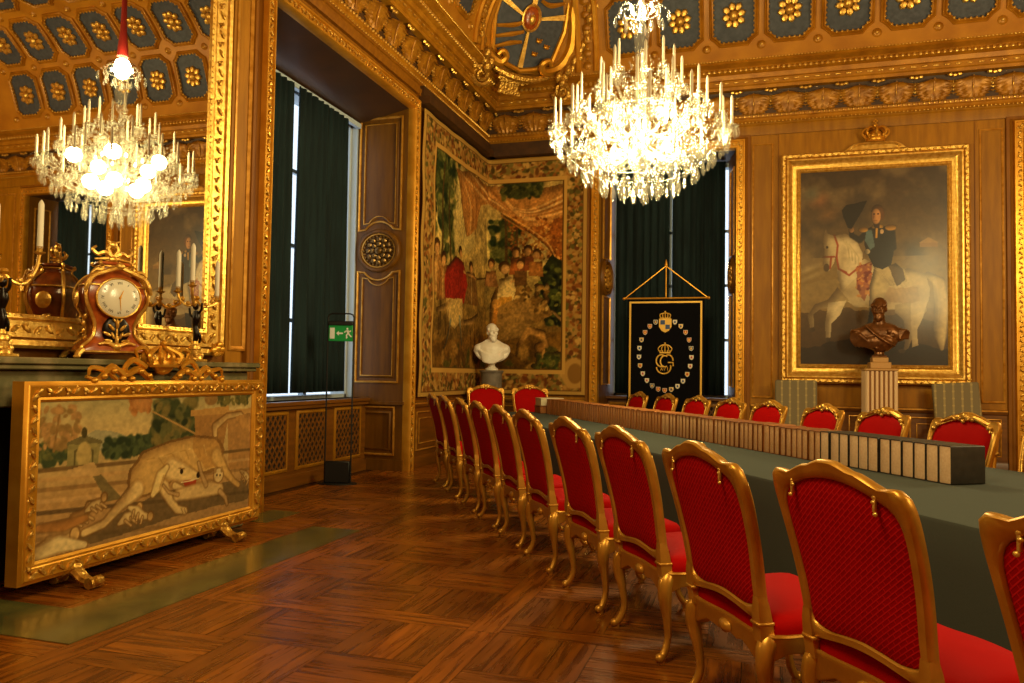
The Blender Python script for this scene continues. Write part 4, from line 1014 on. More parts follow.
    m.build('crown',M['gold'],root)
portrait()

# ------------------------------------------------------------------ overmantel mirror, chimneypiece
def mirror():
    y0,y1,z0,z1=2.35,6.05,1.80,5.60; root=empty('overmantel_mirror',(XW,4.25,z0)); O=Vector((XW,4.25,z0))
    tag(root,'tall gilt-framed wall mirror above the marble chimneypiece','mirror')
    T2=lambda a,b,h:(h,a-O.y,b-O.z)
    m=MB(); m.box((.0,y0-.02-O.y,z0-.02-O.z),(.045,y1+.02-O.y,z1+.02-O.z)); m.build('mirror_glass',M['mirror'],root)
    frame_obj(root,'mirror_frame',T2,rect(y0,z0,y1,z1),[(0,.0),(0,.06),(.03,.075),(.04,.06),(.05,.075),(.16,.095),(.17,.07),(.18,.11),(.215,.12),(.235,.10),(.235,0)],[M['gold_bright'],M['goldc']],[(.105,.085,.09,.05),(.015,.065,.05,.018)])
    m=MB()
    for k in range(5):
        t=k/4; m.ell((.13,y1+.17-O.y-.10*t,-.18+.04*math.sin(t*6)),(.03,.05,.035),6,5); m.stube([(.12,y1+.2-O.y,-.2),(.15,y1+.12-O.y,-.22),(.13,y1+.04-O.y,-.17+.01*k)],[.02,.015,.01],5)
    m.build('corner_mount',M['gold'],root)
mirror()
def chimneypiece():
    root=empty('chimneypiece',(XW,4.2,0)); tag(root,'grey green marble fireplace with a long mantel shelf behind the embroidered screen','fireplace')
    m=MB(); ya,yb=-2.1,2.19     # relative to 4.2
    m.rbox((0,ya,1.455),(.44,yb,1.50),.008); m.rbox((0,ya+.03,1.42),(.42,yb-.03,1.455),.008)
    m.build('mantel_shelf',M['mantel'],root)
    m=MB(); m.rbox((0,ya+.06,1.18),(.36,yb-.08,1.42),.01); m.rbox((0,ya+.06,0),(.36,ya+.55,1.18),.01); m.rbox((0,yb-.5,0),(.36,yb-.08,1.18),.01)
    m.box((.02,ya+.55,0),(.05,yb-.5,1.18),1)
    m.build('surround',[M['mantel'],M['soot']],root)
chimneypiece()

# ------------------------------------------------------------------ embroidered fire screen
def firescreen():
    X=-4.33; y0,y1,z0,z1=3.765,6.215,.105,1.328; O=Vector((X,(y0+y1)/2,0)); root=empty('fire_screen',tuple(O))
    tag(root,'wide gilt fire screen embroidered with a large hound, standing before the fireplace','fire screen')
    T2=lambda a,b,h:(h,a-O.y,b)
    i0,i1,j0,j1=y0+.13,y1-.13,z0+.12,z1-.11
    c=Canvas(300,150,'c0a878',(i1-i0)/(j1-j0))
    def P(x,y):
        u=(x-100)/605; yt=np.interp(x,[100,705],[112,95]); yb_=np.interp(x,[100,705],[612,447]); return (float(np.interp(u,[0,.5,1],[0,.44,1])),float((yb_-y)/(yb_-yt)))
    c.vgrad([(0,'a08058'),(.35,'b08c5c'),(.6,'b8a070'),(.75,'c4ac7c'),(1,'a0966e')])
    c.mix(np.clip((c.noise(7,5,3)-.5)*3,0,.5)*(c.v>.6),'d2bc8c')
    a=P(290,215); c.poly([P(200,240),P(240,205),P(290,210),P(330,225),P(420,240),P(420,270),P(200,270)],'8c9080',.7,.02)
    c.blobs(130,(P(270,0)[0],P(330,285)[1],P(430,0)[0],P(330,235)[1]),.035,['3c4830','2c3824','4c5838'],4); c.blobs(200,(P(410,0)[0],P(450,255)[1],P(520,0)[0],P(450,120)[1]),.045,['5c5c38','3c4428','74683c','2c3420'],5)
    c.blobs(60,(P(100,0)[0],P(130,310)[1],P(170,0)[0],P(130,250)[1]),.03,['3c4830','5c6038'],6); c.blobs(70,(P(100,0)[0],P(130,260)[1],P(200,0)[0],P(130,140)[1]),.028,['a07c50','b08858','8c7044'],7); c.blobs(40,(P(340,0)[0],P(380,150)[1],P(400,0)[0],P(380,110)[1]),.03,['9c6838','b07c48'],8); c.blobs(50,(P(590,0)[0],P(640,130)[1],P(690,0)[0],P(640,100)[1]),.03,['4c4c2c','6c6438'],8)
    c.stroke([P(140,270),P(150,160)],.02,'8c6c40'); c.stroke([P(405,150),P(470,190),P(530,225)],[.012,.016,.02],'b08c58')
    # pavilion
    c.poly([P(170,245),P(212,222),P(262,240),P(262,250),P(170,255)],'6c6444'); c.poly([P(175,252),P(258,248),P(252,312),P(172,318)],'8c8458'); c.stroke([P(192,312),P(192,272),P(214,256),P(238,272),P(238,306)],.02,'5c5434'); c.ell(*P(215,282),.03,.09,'b09c68'); c.ell(*P(214,215),.012,.04,'4c4428')
    # plinth and urn
    c.poly([P(508,150),P(625,135),P(625,165),P(605,300),P(528,300),P(520,165)],'9c7444'); c.poly([P(508,150),P(625,135),P(625,158),P(508,168)],'b08850'); c.ell(*P(568,112),.04,.06,'8c6c40'); c.poly([P(620,150),P(705,140),P(705,340),P(630,330)],'a47c4c'); c.poly([P(620,150),P(705,140),P(705,165),P(620,172)],'b89058')
    # steps
    for k,y in enumerate((330,360,390,425,460,500,540)):
        c.stroke([P(95,y),P(260,y-14),P(470,y-34),P(710,y-62)],[.035,.035,.03,.03],['6c5434','b89464','8c6c44','c09c6c','5c4830','a8845a','8c6c44'][k],.9)
    c.poly([P(175,330),P(240,305),P(262,345),P(170,352)],'c0a070',.9); c.poly([P(240,350),P(262,345),P(325,420),P(280,428)],'6c6040',.9); c.poly([P(430,400),P(700,360),P(700,420),P(500,470),P(240,560),P(200,540)],'5c4c34',.75,.02)
    # big hound
    bef=c.c.copy()
    F='c8a468'; F2='b08448'; F3='dcc08c'; OL='7c5a30'
    def ost(pts,w,col): c.stroke(pts,[q+.022 for q in w],OL,.85); c.stroke(pts,w,col)
    def oel(cx,cy,rx,ry,col,ang=0): c.ell(cx,cy,rx+.006,ry+.012,OL,ang,.85); c.ell(cx,cy,rx,ry,col,ang)
    ost([P(585,250),P(582,200),P(620,168),P(665,160),P(690,185)],[.05,.07,.05,.04,.03],'d8bc88'); c.poly([P(648,168),P(700,155),P(702,215),P(684,228),P(665,200)],'b88c54')
    c.poly([P(335,405),P(342,328),P(380,274),P(450,242),P(522,224),P(588,230),P(614,268),P(606,328),P(562,345),P(480,355),P(430,402),P(380,418)],OL,.85,.012)
    c.poly([P(345,400),P(350,330),P(385,280),P(450,250),P(520,232),P(580,238),P(605,270),P(600,320),P(560,335),P(480,345),P(430,395),P(380,410)],F,1,.012); c.poly([P(520,232),P(580,238),P(605,270),P(595,320),P(560,330),P(520,280)],F2,.7,.02)
    for k in range(9): c.stroke([P(395+k*22,300-k*6),P(425+k*18,292-k*5),P(440+k*17,318-k*4)],.012,['a07c44','dcbc80'][k%2],.55)
    ost([P(590,290),P(622,340),P(648,368),P(664,378)],[.15,.08,.05,.05],F); ost([P(368,392),P(320,440),P(275,497),P(222,524)],[.15,.085,.06,.055],F3); ost([P(442,385),P(458,425),P(478,455),P(502,460)],[.12,.08,.07,.06],F3)
    for q in range(3): c.stroke([P(490+q*8,452),P(496+q*8,468)],.008,OL)
    # head, drooping ear, open jaws
    ost([P(462,330),P(500,345),P(530,352)],[.20,.15,.07],F3); c.poly([P(492,368),P(532,362),P(528,384),P(500,392)],'a03c24'); c.stroke([P(488,372),P(510,368),P(536,360)],.012,'f0e0b8'); ost([P(470,382),P(500,396),P(524,390)],[.06,.045,.03],F3)
    ost([P(448,325),P(432,350),P(424,385),P(414,408)],[.05,.10,.10,.05],'e2ca92'); c.stroke([P(440,350),P(430,390)],.014,'b89058',.8)
    c.ell(*P(488,338),.010,.022,'2c1c10'); c.ell(*P(536,350),.011,.026,'2c1c10'); c.stroke([P(480,328),P(496,330)],.012,'8c6838')
    # cat on its back, small quarry strewn on the steps
    ost([P(478,412),P(520,402),P(570,392),P(604,392)],[.10,.13,.14,.10],'cdb080'); ost([P(560,380),P(545,345),P(536,312)],[.05,.035,.03],'b8986c'); ost([P(604,400),P(622,418),P(628,438)],[.05,.04,.03],'c0a074'); ost([P(480,410),P(455,402),P(440,380)],[.03,.02,.015],'b8986c')
    oel(*P(598,350),.028,.06,'d4bc90'); c.ell(*P(588,334),.008,.03,'a08054'); c.ell(*P(608,332),.008,.03,'a08054'); c.ell(*P(593,350),.005,.01,'2c1c10'); c.ell(*P(603,350),.005,.01,'2c1c10')
    for x,y,s,dr in ((345,478,1,-.5),(372,462,.9,.6),(150,555,1.3,-.25),(205,478,1.0,-.6),(248,440,.8,-.5),(690,350,.7,.8)):
        ca,sa=math.cos(dr),math.sin(dr); q=lambda a,b:P(x+s*(a*ca-b*sa),y+s*(a*sa+b*ca))
        ost([q(-34,4),q(-8,-2),q(20,0),q(36,-8)],[.03*s,.085*s,.075*s,.05*s],['d8c090','c0945c','e0cc9c'][x%3]); oel(*q(42,-12),.013*s,.036*s,'d0ac74')
        for a in (-14,4,22): ost([q(a,4),q(a+9,26)],[.02*s,.014*s],'c8a878')
    ost([P(108,582),P(160,556),P(225,560)],[.10,.13,.05],'dcc89c'); ost([P(112,505),P(170,500),P(225,478)],[.05,.08,.05],'b07c44')
    c.model(bef,5,.4,'6a4a28'); c.c=np.clip(c.c*np.array([.95,.90,.76]),0,1)
    c.mottle(.14,70,40,9)
    o=c.mesh('needlework_panel',lambda u,v:(.045,i0-.01+u*(i1-i0+.02)-O.y,j0-.01+v*(j1-j0+.02)),M['needle'],root); sd=o.modifiers.new('thickness','SOLIDIFY'); sd.thickness=.03; sd.offset=-1
    frame_obj(root,'screen_frame',T2,rect(i0,j0,i1,j1),[(0,-.035),(0,.05),(.015,.065),(.03,.06),(.04,.072),(.10,.085),(.11,.07),(.13,.06),(.13,-.035)],[M['gold'],M['goldc']],[(.07,.078,.07,.042)])
    for yy in (4.20,5.72):
        m=MB(); y=yy-O.y
        m.stube([(-.075,y,.03),(-.05,y,.05),(.0,y,.12),(.07,y,.10),(.14,y,.05),(.22,y,.035),(.26,y,.055),(.245,y,.075)],[.035,.04,.055,.05,.045,.04,.035,.02],8,flat=.7)
        m.tube([(.22,y-.05,.04),(.22,y+.05,.04)],.038,8); m.tube([(-.075,y-.05,.04),(-.075,y+.05,.04)],.032,8); m.ell((.05,y,.12),(.06,.05,.05))
        m.build('foot',M['goldc'],root)
    m=MB(); yc=4.97-O.y; zt=z1
    for s in (-1,1):
        for pts,rad in (([(.12,.02),(.25,.10),(.38,.06),(.5,.12),(.62,.03),(.72,.05)],[.03,.035,.03,.03,.025,.015]),([(.18,.12),(.30,.17),(.38,.11),(.33,.07)],[.03,.03,.025,.015]),([(.45,.03),(.55,.09),(.68,.11),(.70,.06)],[.02,.025,.02,.012]),([(.14,.20),(.20,.26),(.28,.24),(.25,.18)],[.02,.022,.018,.010]),([(.30,.02),(.36,.08),(.46,.10),(.50,.05),(.45,.03)],[.016,.018,.016,.012,.008])):
            m.stube([(.04,yc+s*a,zt+b) for a,b in pts],[q*.8 for q in rad],6)
        for k in range(7): m.ell((.06,yc+s*(.16+.085*k),zt+.055+.035*math.sin(k*1.9)),(.022,.030,.022),6,5)
    m.build('carved_crest',M['gold'],root)
    m=MB()
    m.lathe([(.15,0),(.165,.02),(.15,.05)],16,(.04,yc,zt+.12),sx=.5); m.ell((.04,yc,zt+.16),(.06,.11,.10),10,6)
    for k in range(10):
        t=2*PI*k/10; x=.04+.075*math.cos(t); y=yc+.15*math.sin(t); m.stube([(x,y,zt+.15),(.04+.09*math.cos(t),yc+.18*math.sin(t),zt+.21),(.04,yc+.05*math.sin(t),zt+.275)],[.02,.018,.012],6); m.ell((x,y,zt+.18),.022,6,4)
    m.ell((.04,yc,zt+.30),.028,8,6); m.build('crown',M['gold'],root)
firescreen()

# ------------------------------------------------------------------ table frame: t runs down the table, d across it
TA=math.radians(32.3)
def rm(t,d,z=0): return (-math.sin(TA)*t+math.cos(TA)*d, math.cos(TA)*t+math.sin(TA)*d, z)
LTD=lambda d,t,z:(d,t,z)      # local axes of a root turned by TA: x = d, y = t

# ------------------------------------------------------------------ chairs
def smooth_closed(pts,n):
    """closed Catmull-Rom through pts resampled to n points"""
    k=len(pts); P=[]
    for i in range(k):
        p0,p1,p2,p3=[Vector(pts[(i+q)%k]) for q in (-1,0,1,2)]
        for j in range(12):
            t=j/12; P.append(.5*((2*p1)+(-p0+p2)*t+(2*p0-5*p1+4*p2-p3)*t*t+(-p0+3*p1-3*p2+p3)*t**3))
    L=[0]
    for i in range(len(P)): L.append(L[-1]+(P[(i+1)%len(P)]-P[i]).length)
    out=[]; j=0
    for i in range(n):
        s=L[-1]*i/n
        while L[j+1]<s: j+=1
        f=(s-L[j])/max(1e-9,L[j+1]-L[j]); out.append(P[j%len(P)].lerp(P[(j+1)%len(P)],f))
    return out
def yback(z): 
    q=(z-.45)/.72; return -.235-.168*q-.025*math.sin(PI*min(1,max(0,q)))*-1
def build_chair():
    root=empty('council_chair',(0,0,0))
    h=[(0,1.176),(.05,1.172),(.09,1.154),(.14,1.146),(.19,1.126),(.235,1.110),(.275,1.116),(.310,1.112),(.330,1.085),(.335,1.02),(.328,.90),(.317,.78),(.306,.68),(.300,.60),(.302,.54),(.295,.495),(.20,.505),(.10,.520),(0,.526)]
    hi=[(0,1.108),(.06,1.105),(.12,1.095),(.17,1.080),(.215,1.062),(.25,1.045),(.277,1.012),(.288,.96),(.285,.87),(.276,.78),(.266,.70),(.261,.64),(.260,.59),(.245,.560),(.17,.545),(.09,.553),(0,.560)]
    N=72
    def full(h): return h+[(-x,z) for x,z in h[-2:0:-1]]
    Oo=smooth_closed(full(h),N); Ii=smooth_closed(full(hi),N)
    prof=[(0,0),(.04,-.012),(.16,-.019),(.5,-.018),(.84,-.019),(.96,-.012),(1,0),(1,.012),(.93,.021),(.80,.016),(.5,.026),(.2,.018),(.07,.022),(0,.012)]
    m=MB(); P=[]
    for i in range(N):
        a,b=Oo[i],Ii[i]; r=[]
        for f,y in prof:
            q=a.lerp(b,f); r.append((q.x,yback(q.y)+y,q.y))
        P.append(r)
    m.grid(P,0,True,True)
    for s in (-1,1):        # stile feet below the back with their collar
        G=[]
        for z,w0,w1,y0,y1 in ((.42,.246,.302,-.03,.03),(.50,.250,.304,-.028,.03),(.56,.258,.304,-.024,.024),(.60,.262,.300,-.018,.018)):
            y=yback(z); G.append([(s*w0,y+y0,z),(s*w1,y+y0,z),(s*w1,y+y1,z),(s*w0,y+y1,z)])
        m.grid(G,0,False,True); m.rbox((s*.240,yback(.49)-.034,.487),(s*.308,yback(.49)+.036,.501),.004)
    m.build('back_frame',M['chairgold'],root,50)
    # carving on the front crest
    m=MB(); 
    for a,z,r in ((0,1.135,.032),(-.045,1.125,.024),(.045,1.125,.024),(-.085,1.115,.018),(.085,1.115,.018),(0,1.10,.018),(-.255,1.06,.022),(.255,1.06,.022),(-.28,1.03,.015),(.28,1.03,.015)):
        m.ell((a,yback(z)+.034,z),(r*1.1,.016,r),8,6)
    for s in (-1,1):
        m.stube([(s*.03,yback(1.12)+.04,1.115),(s*.09,yback(1.13)+.036,1.128),(s*.15,yback(1.1)+.036,1.112),(s*.21,yback(1.07)+.036,1.085)],[.012,.010,.009,.005],6)
        m.stube([(s*.30,yback(1.03)+.03,1.03),(s*.303,yback(.95)+.03,.95),(s*.288,yback(.8)+.03,.80),(s*.262,yback(.66)+.03,.66)],[.010,.008,.006,.006],6)
    m.build('crest_carving',M['gold_bright'],root)
    # upholstery, front and back faces of the back
    m=MB()
    for side,mi in ((1,0),(-1,1)):
        rings=[]
        for f,b in ((1.0,0),(.95,.010),(.8,.022),(.55,.030),(.28,.034)):
            r=[]
            for q in Ii:
                x=q.x*f; z=.83+(q.y-.83)*f; r.append((x,yback(z)+side*(.008+b*(1 if side>0 else .45)),z))
            rings.append(r)
        m.grid(rings,mi,False,True); n0=len(m.v); m.add(rings[-1],[tuple(range(N))],mi)
    m.box((-.255,-.215,.45),(.255,-.195,.55),2)
    m.build('back_upholstery',[M['velvet'],M['weave'],M['velvet']],root,60)
    # seat
    def seat_outline(k,grow=0):
        pts=[(-.290,-.225),(0,-.232),(.290,-.225),(.315,.0),(.340,.22),(.30,.285),(.16,.285),(0,.305),(-.16,.285),(-.30,.285),(-.340,.22),(-.315,0)]
        return [Vector(((p.x)*(k),(p.y-.03)*(k)+.03)) for p in smooth_closed(pts,48)]
    m=MB(); rings=[]
    for k,z in ((.985,.44),(1.0,.47),(.985,.498),(.93,.518),(.8,.532),(.5,.545),(.2,.55)):
        rings.append([(p.x,p.y,z) for p in seat_outline(k)])
    m.grid(rings,0,False,True); m.add(rings[-1],[tuple(range(48))],0)
    m.build('seat_cushion',M['velvet'],root,60)
    m=MB(); O1=seat_outline(1.03); O2=seat_outline(.88)
    P=[]
    for i,(a,b) in enumerate(zip(O1,O2)):
        ang=math.atan2(a.y-.03,a.x); sc=.040*abs(math.sin(2*ang))+.012*math.cos(8*ang)
        lo=.395-sc*.9+.012*math.cos(12*ang); P.append([(a.x*1.01,a.y*1.01,.455),(a.x*1.02,a.y*1.02,.447),(a.x,a.y,.436),(a.x,a.y,lo+.008),(a.x*.985,a.y*.985,lo),(b.x,b.y,lo+.005),(b.x,b.y,.45)])
    m.grid(P,0,True,True)
    for xx,yy in ((0,.325),(0,-.245)): m.ell((xx,yy,.40),(.05,.018,.028),8,6)
    m.build('seat_rail',M['chairgold'],root,50)
    for s in (-1,1):
        for fr in (0,1):
            m=MB()
            if fr: pts=[(s*.300,.235,.44),(s*.318,.275,.40),(s*.322,.290,.33),(s*.308,.272,.22),(s*.298,.262,.12),(s*.308,.290,.05),(s*.318,.318,.022)]
            else: pts=[(s*.276,-.205,.44),(s*.290,-.232,.40),(s*.294,-.240,.33),(s*.282,-.222,.22),(s*.276,-.212,.12),(s*.284,-.235,.05),(s*.292,-.262,.022)]
            m.stube(pts,[.036,.040,.036,.023,.018,.020,.020],8); e=pts[-1]; m.ell((e[0],e[1],.026),(.026,.028,.024),8,6); m.stube([(e[0]-.0,e[1]-.01*(1 if fr else -1),0),(e[0],e[1]-.01*(1 if fr else -1),.02)],.02,8)
            m.stube([(p[0]*1.0+s*.02,p[1],p[2]) for p in pts[1:5]],[.012,.013,.010,.006],5)
            m.build('leg',M['chairgold'],root,60)
    for s in (-1,1):
        m=MB(); x=s*.205; z=1.055; y=yback(z)-.036
        y+=.012; m.ell((x,y,z+.026),(.012,.007,.010),7,5); m.rbox((x-.006,y-.005,z-.02),(x+.006,y+.006,z+.026),.002); m.ell((x+.006*s,y-.003,z-.026),(.010,.007,.008),7,5); m.ell((x-.004*s,y-.002,z+.010),(.010,.006,.007),7,5)
        m.build('clip',M['gold_bright'],root)
    return root
CH0=build_chair(); used=[False]
def chair(t,d,facing,label,group,dz=1.0,turn=0):
    o=CH0 if not used[0] else copy_tree(CH0); used[0]=True
    o.location=rm(t,d); o.rotation_euler[2]=TA+math.radians({'+d':-90,'-d':90,'-t':180}[facing]+turn); o.scale=(1,1,dz)
    tag(o,label,'chair',group)
near=[(1.33,'red and gilt chair cut off by the right edge, its woven back nearest the corner'),
(2.29,'largest red and gilt chair, its whole woven back in the foreground beside the table'),
(3.01,'red gilt chair with woven back just left of the largest one'),
(3.98,'third complete red gilt chair back from the front of the near row'),
(4.83,'fourth complete red gilt chair back from the front of the near row'),
(5.78,'fifth complete red gilt chair back from the front of the near row'),
(6.60,'sixth complete red gilt chair back from the front of the near row'),
(7.43,'seventh complete red gilt chair back from the front, left of the two end chairs'),
(8.25,'third red gilt chair from the far end of the near row'),
(9.18,'next to last red gilt chair at the far end of the near row'),
(10.0,'last red gilt chair of the near row, by the brown panelling')]
for i,(t,l) in enumerate(near): chair(t,(2.09,2.125,2.02)[i] if i<3 else 2.07,'+d',l,'red council chairs along the near side of the table',1,[0,1,-1,0,1,0,0,1,0,0,1][i])
farr=[(4.40,'far-side red gilt chair cut off by the right edge of the picture'),
(5.29,'far-side red gilt chair in front of the slanting grey chair back'),
(6.24,'far-side red gilt chair in front of the fluted pedestal'),
(7.13,'far-side red gilt chair between the fluted pedestal and the upright grey chair back'),
(8.09,'far-side red gilt chair just left of the upright grey chair back'),
(8.93,'far-side red gilt chair below the narrow wall panel right of the banner'),
(9.80,'far-side red gilt chair under the right edge of the black banner'),
(10.74,'far-side red gilt chair under the middle of the black banner'),
(11.74,'farthest chair of the far row, under the left edge of the black banner')]
for i,(t,l) in enumerate(farr): chair(t+.02,4.98,'-d',l,'red council chairs along the far side of the table',1.005,[0,2,0,-2,0,0,1,0,0][i])
chair(13.02,3.20,'-t','gilt red chair at the far table end in front of the white bust','red council chairs at the far end of the table',1.06)
chair(13.02,4.00,'-t','gilt red chair at the far table end beside the small white box','red council chairs at the far end of the table',1.06)

# ------------------------------------------------------------------ table, cloth, books
D0,D1,T0,T1,TZ=2.92,5.02,-2.4,12.62,.80
tb=empty('conference_table',(0,0,0),TA); tag(tb,'long council table hidden under the green cloth','table')
m=MB(); m.rbox((D0+.02,T0+.02,TZ-.06),(D1-.02,T1-.02,TZ-.008),.01); m.build('tabletop',M['wood'],tb)
for t in (T0+.3,3.2,7.5,T1-.5):
    for d in (D0+.35,D1-.75): m=MB(); m.lathe([(.05,0),(.06,.05),(.035,.12),(.05,.35),(.06,.6),(.06,.74)],10,(d,t,0)); m.build('leg',M['wood'],tb)
m=MB(); P=[]
nT=150
edge=[(D1+.012,.58),(D1+.012,.70),(D1+.010,TZ-.02),(D1,TZ-.004),(D1-.02,TZ),(D0+.02,TZ),(D0,TZ-.004),(D0-.010,TZ-.02),(D0-.014,.60),(D0-.022,.40),(D0-.028,.20),(D0-.03,.012)]
for i in range(nT+1):
    t=T0+(T1-T0)*i/nT; r=[]
    for k,(d,z) in enumerate(edge):
        dd=0
        if k>=8: dd=-.010*(k-7)/4*(math.sin(t*2.3)+.6*math.sin(t*5.1+1))
        r.append((d+dd,t,z))
    P.append(r)
m.grid(P)
for tt,s in ((T1,1),(T0,-1)): m.grid([[(d,tt+s*e,z) for d in np.linspace(D0,D1,12)] for e,z in ((0,TZ),(.008,TZ-.004),(.012,TZ-.02),(.02,.58 if s>0 else .05))])
o=m.build('tablecloth',M['cloth'],None,40,(0,0,0),TA); tag(o,'dark green baize cloth covering the long table and hanging to the floor','tablecloth')

def build_book(name,w,cover,pg,hgt=.238,dep=.26):
    """upright volume: its thickness w runs along y, fore-edge towards -x"""
    m=MB(); r=.012; b=.006
    def outl(hw,z0,z1,r):
        pts=[]
        for cx,cz,a0 in ((hw-r,z1-r,0),(-hw+r,z1-r,90),(-hw+r,z0+r,180),(hw-r,z0+r,270)):
            for k in range(4):
                a=math.radians(a0+30*k); pts.append((cx+r*math.cos(a),cz+r*math.sin(a)))
        return pts
    b=.0045; A=outl(w/2-.0010,.0,hgt,.010); I=outl(w/2-.0010-b,.005,hgt-b,.008)
    rows=[[(x,p,q) for p,q in A] for x in (dep,0)]+[[(x,p,q) for p,q in I] for x in (0,.05)]
    m.grid(rows,0,False,True); m.add(rows[0],[tuple(range(len(A)))],0)
    root=m.build(name,cover)
    m=MB(); rows=[[(x,p,q) for p,q in I] for x in (.05,.010,.006)]; rows.append([(.004,p*.9,.12+(q-.12)*.97) for p,q in I]); m.grid(rows,0,False,True); m.add(rows[-1],[tuple(range(len(I)))],0)
    m.build('page_block',pg,root); return root
BD=3.90
bk0=build_book('bound_volume',.103,M['blackboard'],M['page']); bk1=build_book('bound_volume',.074,M['leather'],M['page2']); bk2=build_book('bound_volume',.100,M['leather2'],M['page2']); bk3=build_book('bound_volume',.080,M['leather2'],M['page3'])
t=3.99; ub={0:False,1:False,2:False,3:False}; rr=random.Random(5); n=0
def put(proto,key,w,lean=0):
    global t
    o=proto if not ub[key] else copy_tree(proto); ub[key]=True
    o.location=rm(t+w/2,BD+rr.uniform(-.006,.006),TZ+.001+abs(math.sin(lean))*w/2); o.rotation_euler=(lean,0,TA); 
    if key: o.scale=(1,1,rr.uniform(.965,1.0))
    t+=w+.0015
    return o
ordn=['first','second','third','fourth','fifth','sixth','seventh','eighth','ninth','tenth','eleventh','twelfth']
for i in range(12):
    o=put(bk0,0,.103,0)
    tag(o,('charcoal-bound thick volume at the near end of the row, its cover facing the viewer' if i==0 else '%s charcoal-bound thick volume counting from the near end of the row'%ordn[i]),'book','charcoal-bound volumes on the green table')
k=0
while t<12.02:
    wide=(k in (9,21,33,34,50,64,78)); o=put(bk3,3,.080) if t>7.9 else put(bk2 if wide else bk1,2 if wide else 1,.100 if wide else .074)
    tag(o,'brown-bound volume standing in the long row on the green table','book','brown-bound volumes in the long row'); k+=1
print('books',12+k,'end t',t)
o=empty('document_box',rm(12.28,3.93,TZ+.001),TA); tag(o,'small brown box at the far end of the book row under the white box','box')
m=MB(); m.rbox((-.12,-.14,0),(.22,.17,.10),.006); m.build('base',M['leather2'],o); m=MB(); m.rbox((-.125,-.145,.10),(.225,.175,.125),.006); m.build('lid',M['leather'],o)
o=empty('card_box',rm(12.30,4.02,TZ+.127),TA); tag(o,'small white card box resting at the far end of the book row','box')
m=MB(); m.rbox((-.20,-.16,0),(.18,.14,.10),.004); m.build('base',M['boxcream'],o); m=MB(); m.rbox((-.205,-.165,.10),(.185,.145,.12),.004); m.build('lid',M['boxcream'],o)

# ------------------------------------------------------------------ busts and pedestals
def remesh(o,v,sm=3):
    r=o.modifiers.new('skin','REMESH'); r.mode='VOXEL'; r.voxel_size=v; r.use_smooth_shade=True
    if sm: s=o.modifiers.new('soften','SMOOTH'); s.iterations=sm; s.factor=.5
def head(m,c,s,beard,turn=0,must=False,hair=1.0):
    R=Matrix.Rotation(turn,3,'Z'); C=Vector(c)
    def e(p,r): m.ell(C+R@(Vector(p)*s),tuple(q*s for q in r),12,10,0,R)
    e((0,.01,.03),(.088,.108,.118)); e((0,-.025,-.055),(.066,.082,.075)); e((0,-.035,-.115),(.035,.045,.028))
    e((0,-.095,.035),(.060,.018,.014)); e((0,-.125,-.005),(.012,.022,.012)); e((0,-.112,.012),(.010,.016,.030)); 
    for q in (-1,1):
        e((q*.045,-.082,-.02),(.028,.025,.03)); e((q*.088,.005,-.005),(.010,.02,.032)); e((q*.033,-.094,.012),(.014,.010,.009)); e((q*.034,-.10,.038),(.026,.012,.008))
    e((0,-.108,-.052),(.026,.012,.007)); e((0,-.105,-.066),(.022,.012,.008))
    if beard: e((0,-.075,-.105),(.055,.045,.055)); e((0,-.05,-.07),(.072,.05,.05)); e((0,-.10,-.125),(.03,.025,.04))
    if must:
        for q in (-1,1): e((q*.025,-.112,-.042),(.030,.014,.011)); e((q*.055,-.10,-.052),(.022,.012,.010))
    if hair:
        e((0,.03,.055),(.094,.105,.105)); 
        for q in (-1,1):
            for k in range(4): e((q*(.080-.004*k),-.03+.03*k,.05+.012*k),(.020,.028,.03))
def bust_white():
    root=empty('marble_bust',(-4.43,13.28,1.485),math.radians(22)); root.scale=(.96,.96,.95); tag(root,'white marble bust of a bearded draped man before the tapestry','bust')
    m=MB(); m.ell((0,.0,.39),(.29,.15,.15),16,12); m.ell((0,-.03,.30),(.25,.14,.13),16,12); m.ell((0,-.02,.225),(.18,.11,.085),14,10)
    for s in (-1,1): m.ell((s*.24,.01,.39),(.10,.11,.10),12,10); m.stube([(s*.31,0,.38),(s*.25,-.05,.27),(s*.14,-.09,.19),(0,-.10,.165)],[.04,.04,.035,.03],8)
    m.stube([(0,.02,.40),(0,-.005,.55),(0,-.01,.64)],[.12,.078,.075],14)
    for s in (-1,1): m.stube([(s*.05,.03,.55),(s*.16,.0,.47),(s*.27,.0,.42)],[.05,.06,.06],8)
    for k in range(6):
        m.stube([(-.29+.02*k,-.05,.40-.025*k),(-.16,-.155,.32-.032*k),(.02,-.17,.27-.026*k),(.17,-.13,.34-.025*k),(.24,-.04,.42-.03*k)],[.016,.019,.022,.019,.014],6)
    head(m,(0,-.02,.70),1.12,True,math.radians(14))
    o=m.build('figure',M['marblew'],root); remesh(o,.011,2)
    m=MB(); m.lathe([(.12,0),(.12,.03),(.105,.04),(.075,.06),(.06,.09),(.065,.12),(.095,.14),(.11,.17)],20); m.build('socle',M['marblew'],root)
bust_white()
o=empty('marble_column',(-4.43,13.28,0)); o.scale=(1,1,.997); tag(o,'grey marble column carrying the white bust','pedestal')
m=MB(); m.lathe([(.195,.20),(.19,.26),(.185,1.40),(.195,1.44)],20); m.build('shaft',M['greycol'],o)
m=MB(); m.rbox((-.24,-.24,0),(.24,.24,.14),.01); m.lathe([(.23,.14),(.22,.20)],20); m.build('base',M['greycol'],o)
m=MB(); m.lathe([(.20,1.44),(.215,1.46),(.215,1.488)],20); m.build('capital',M['greycol'],o)
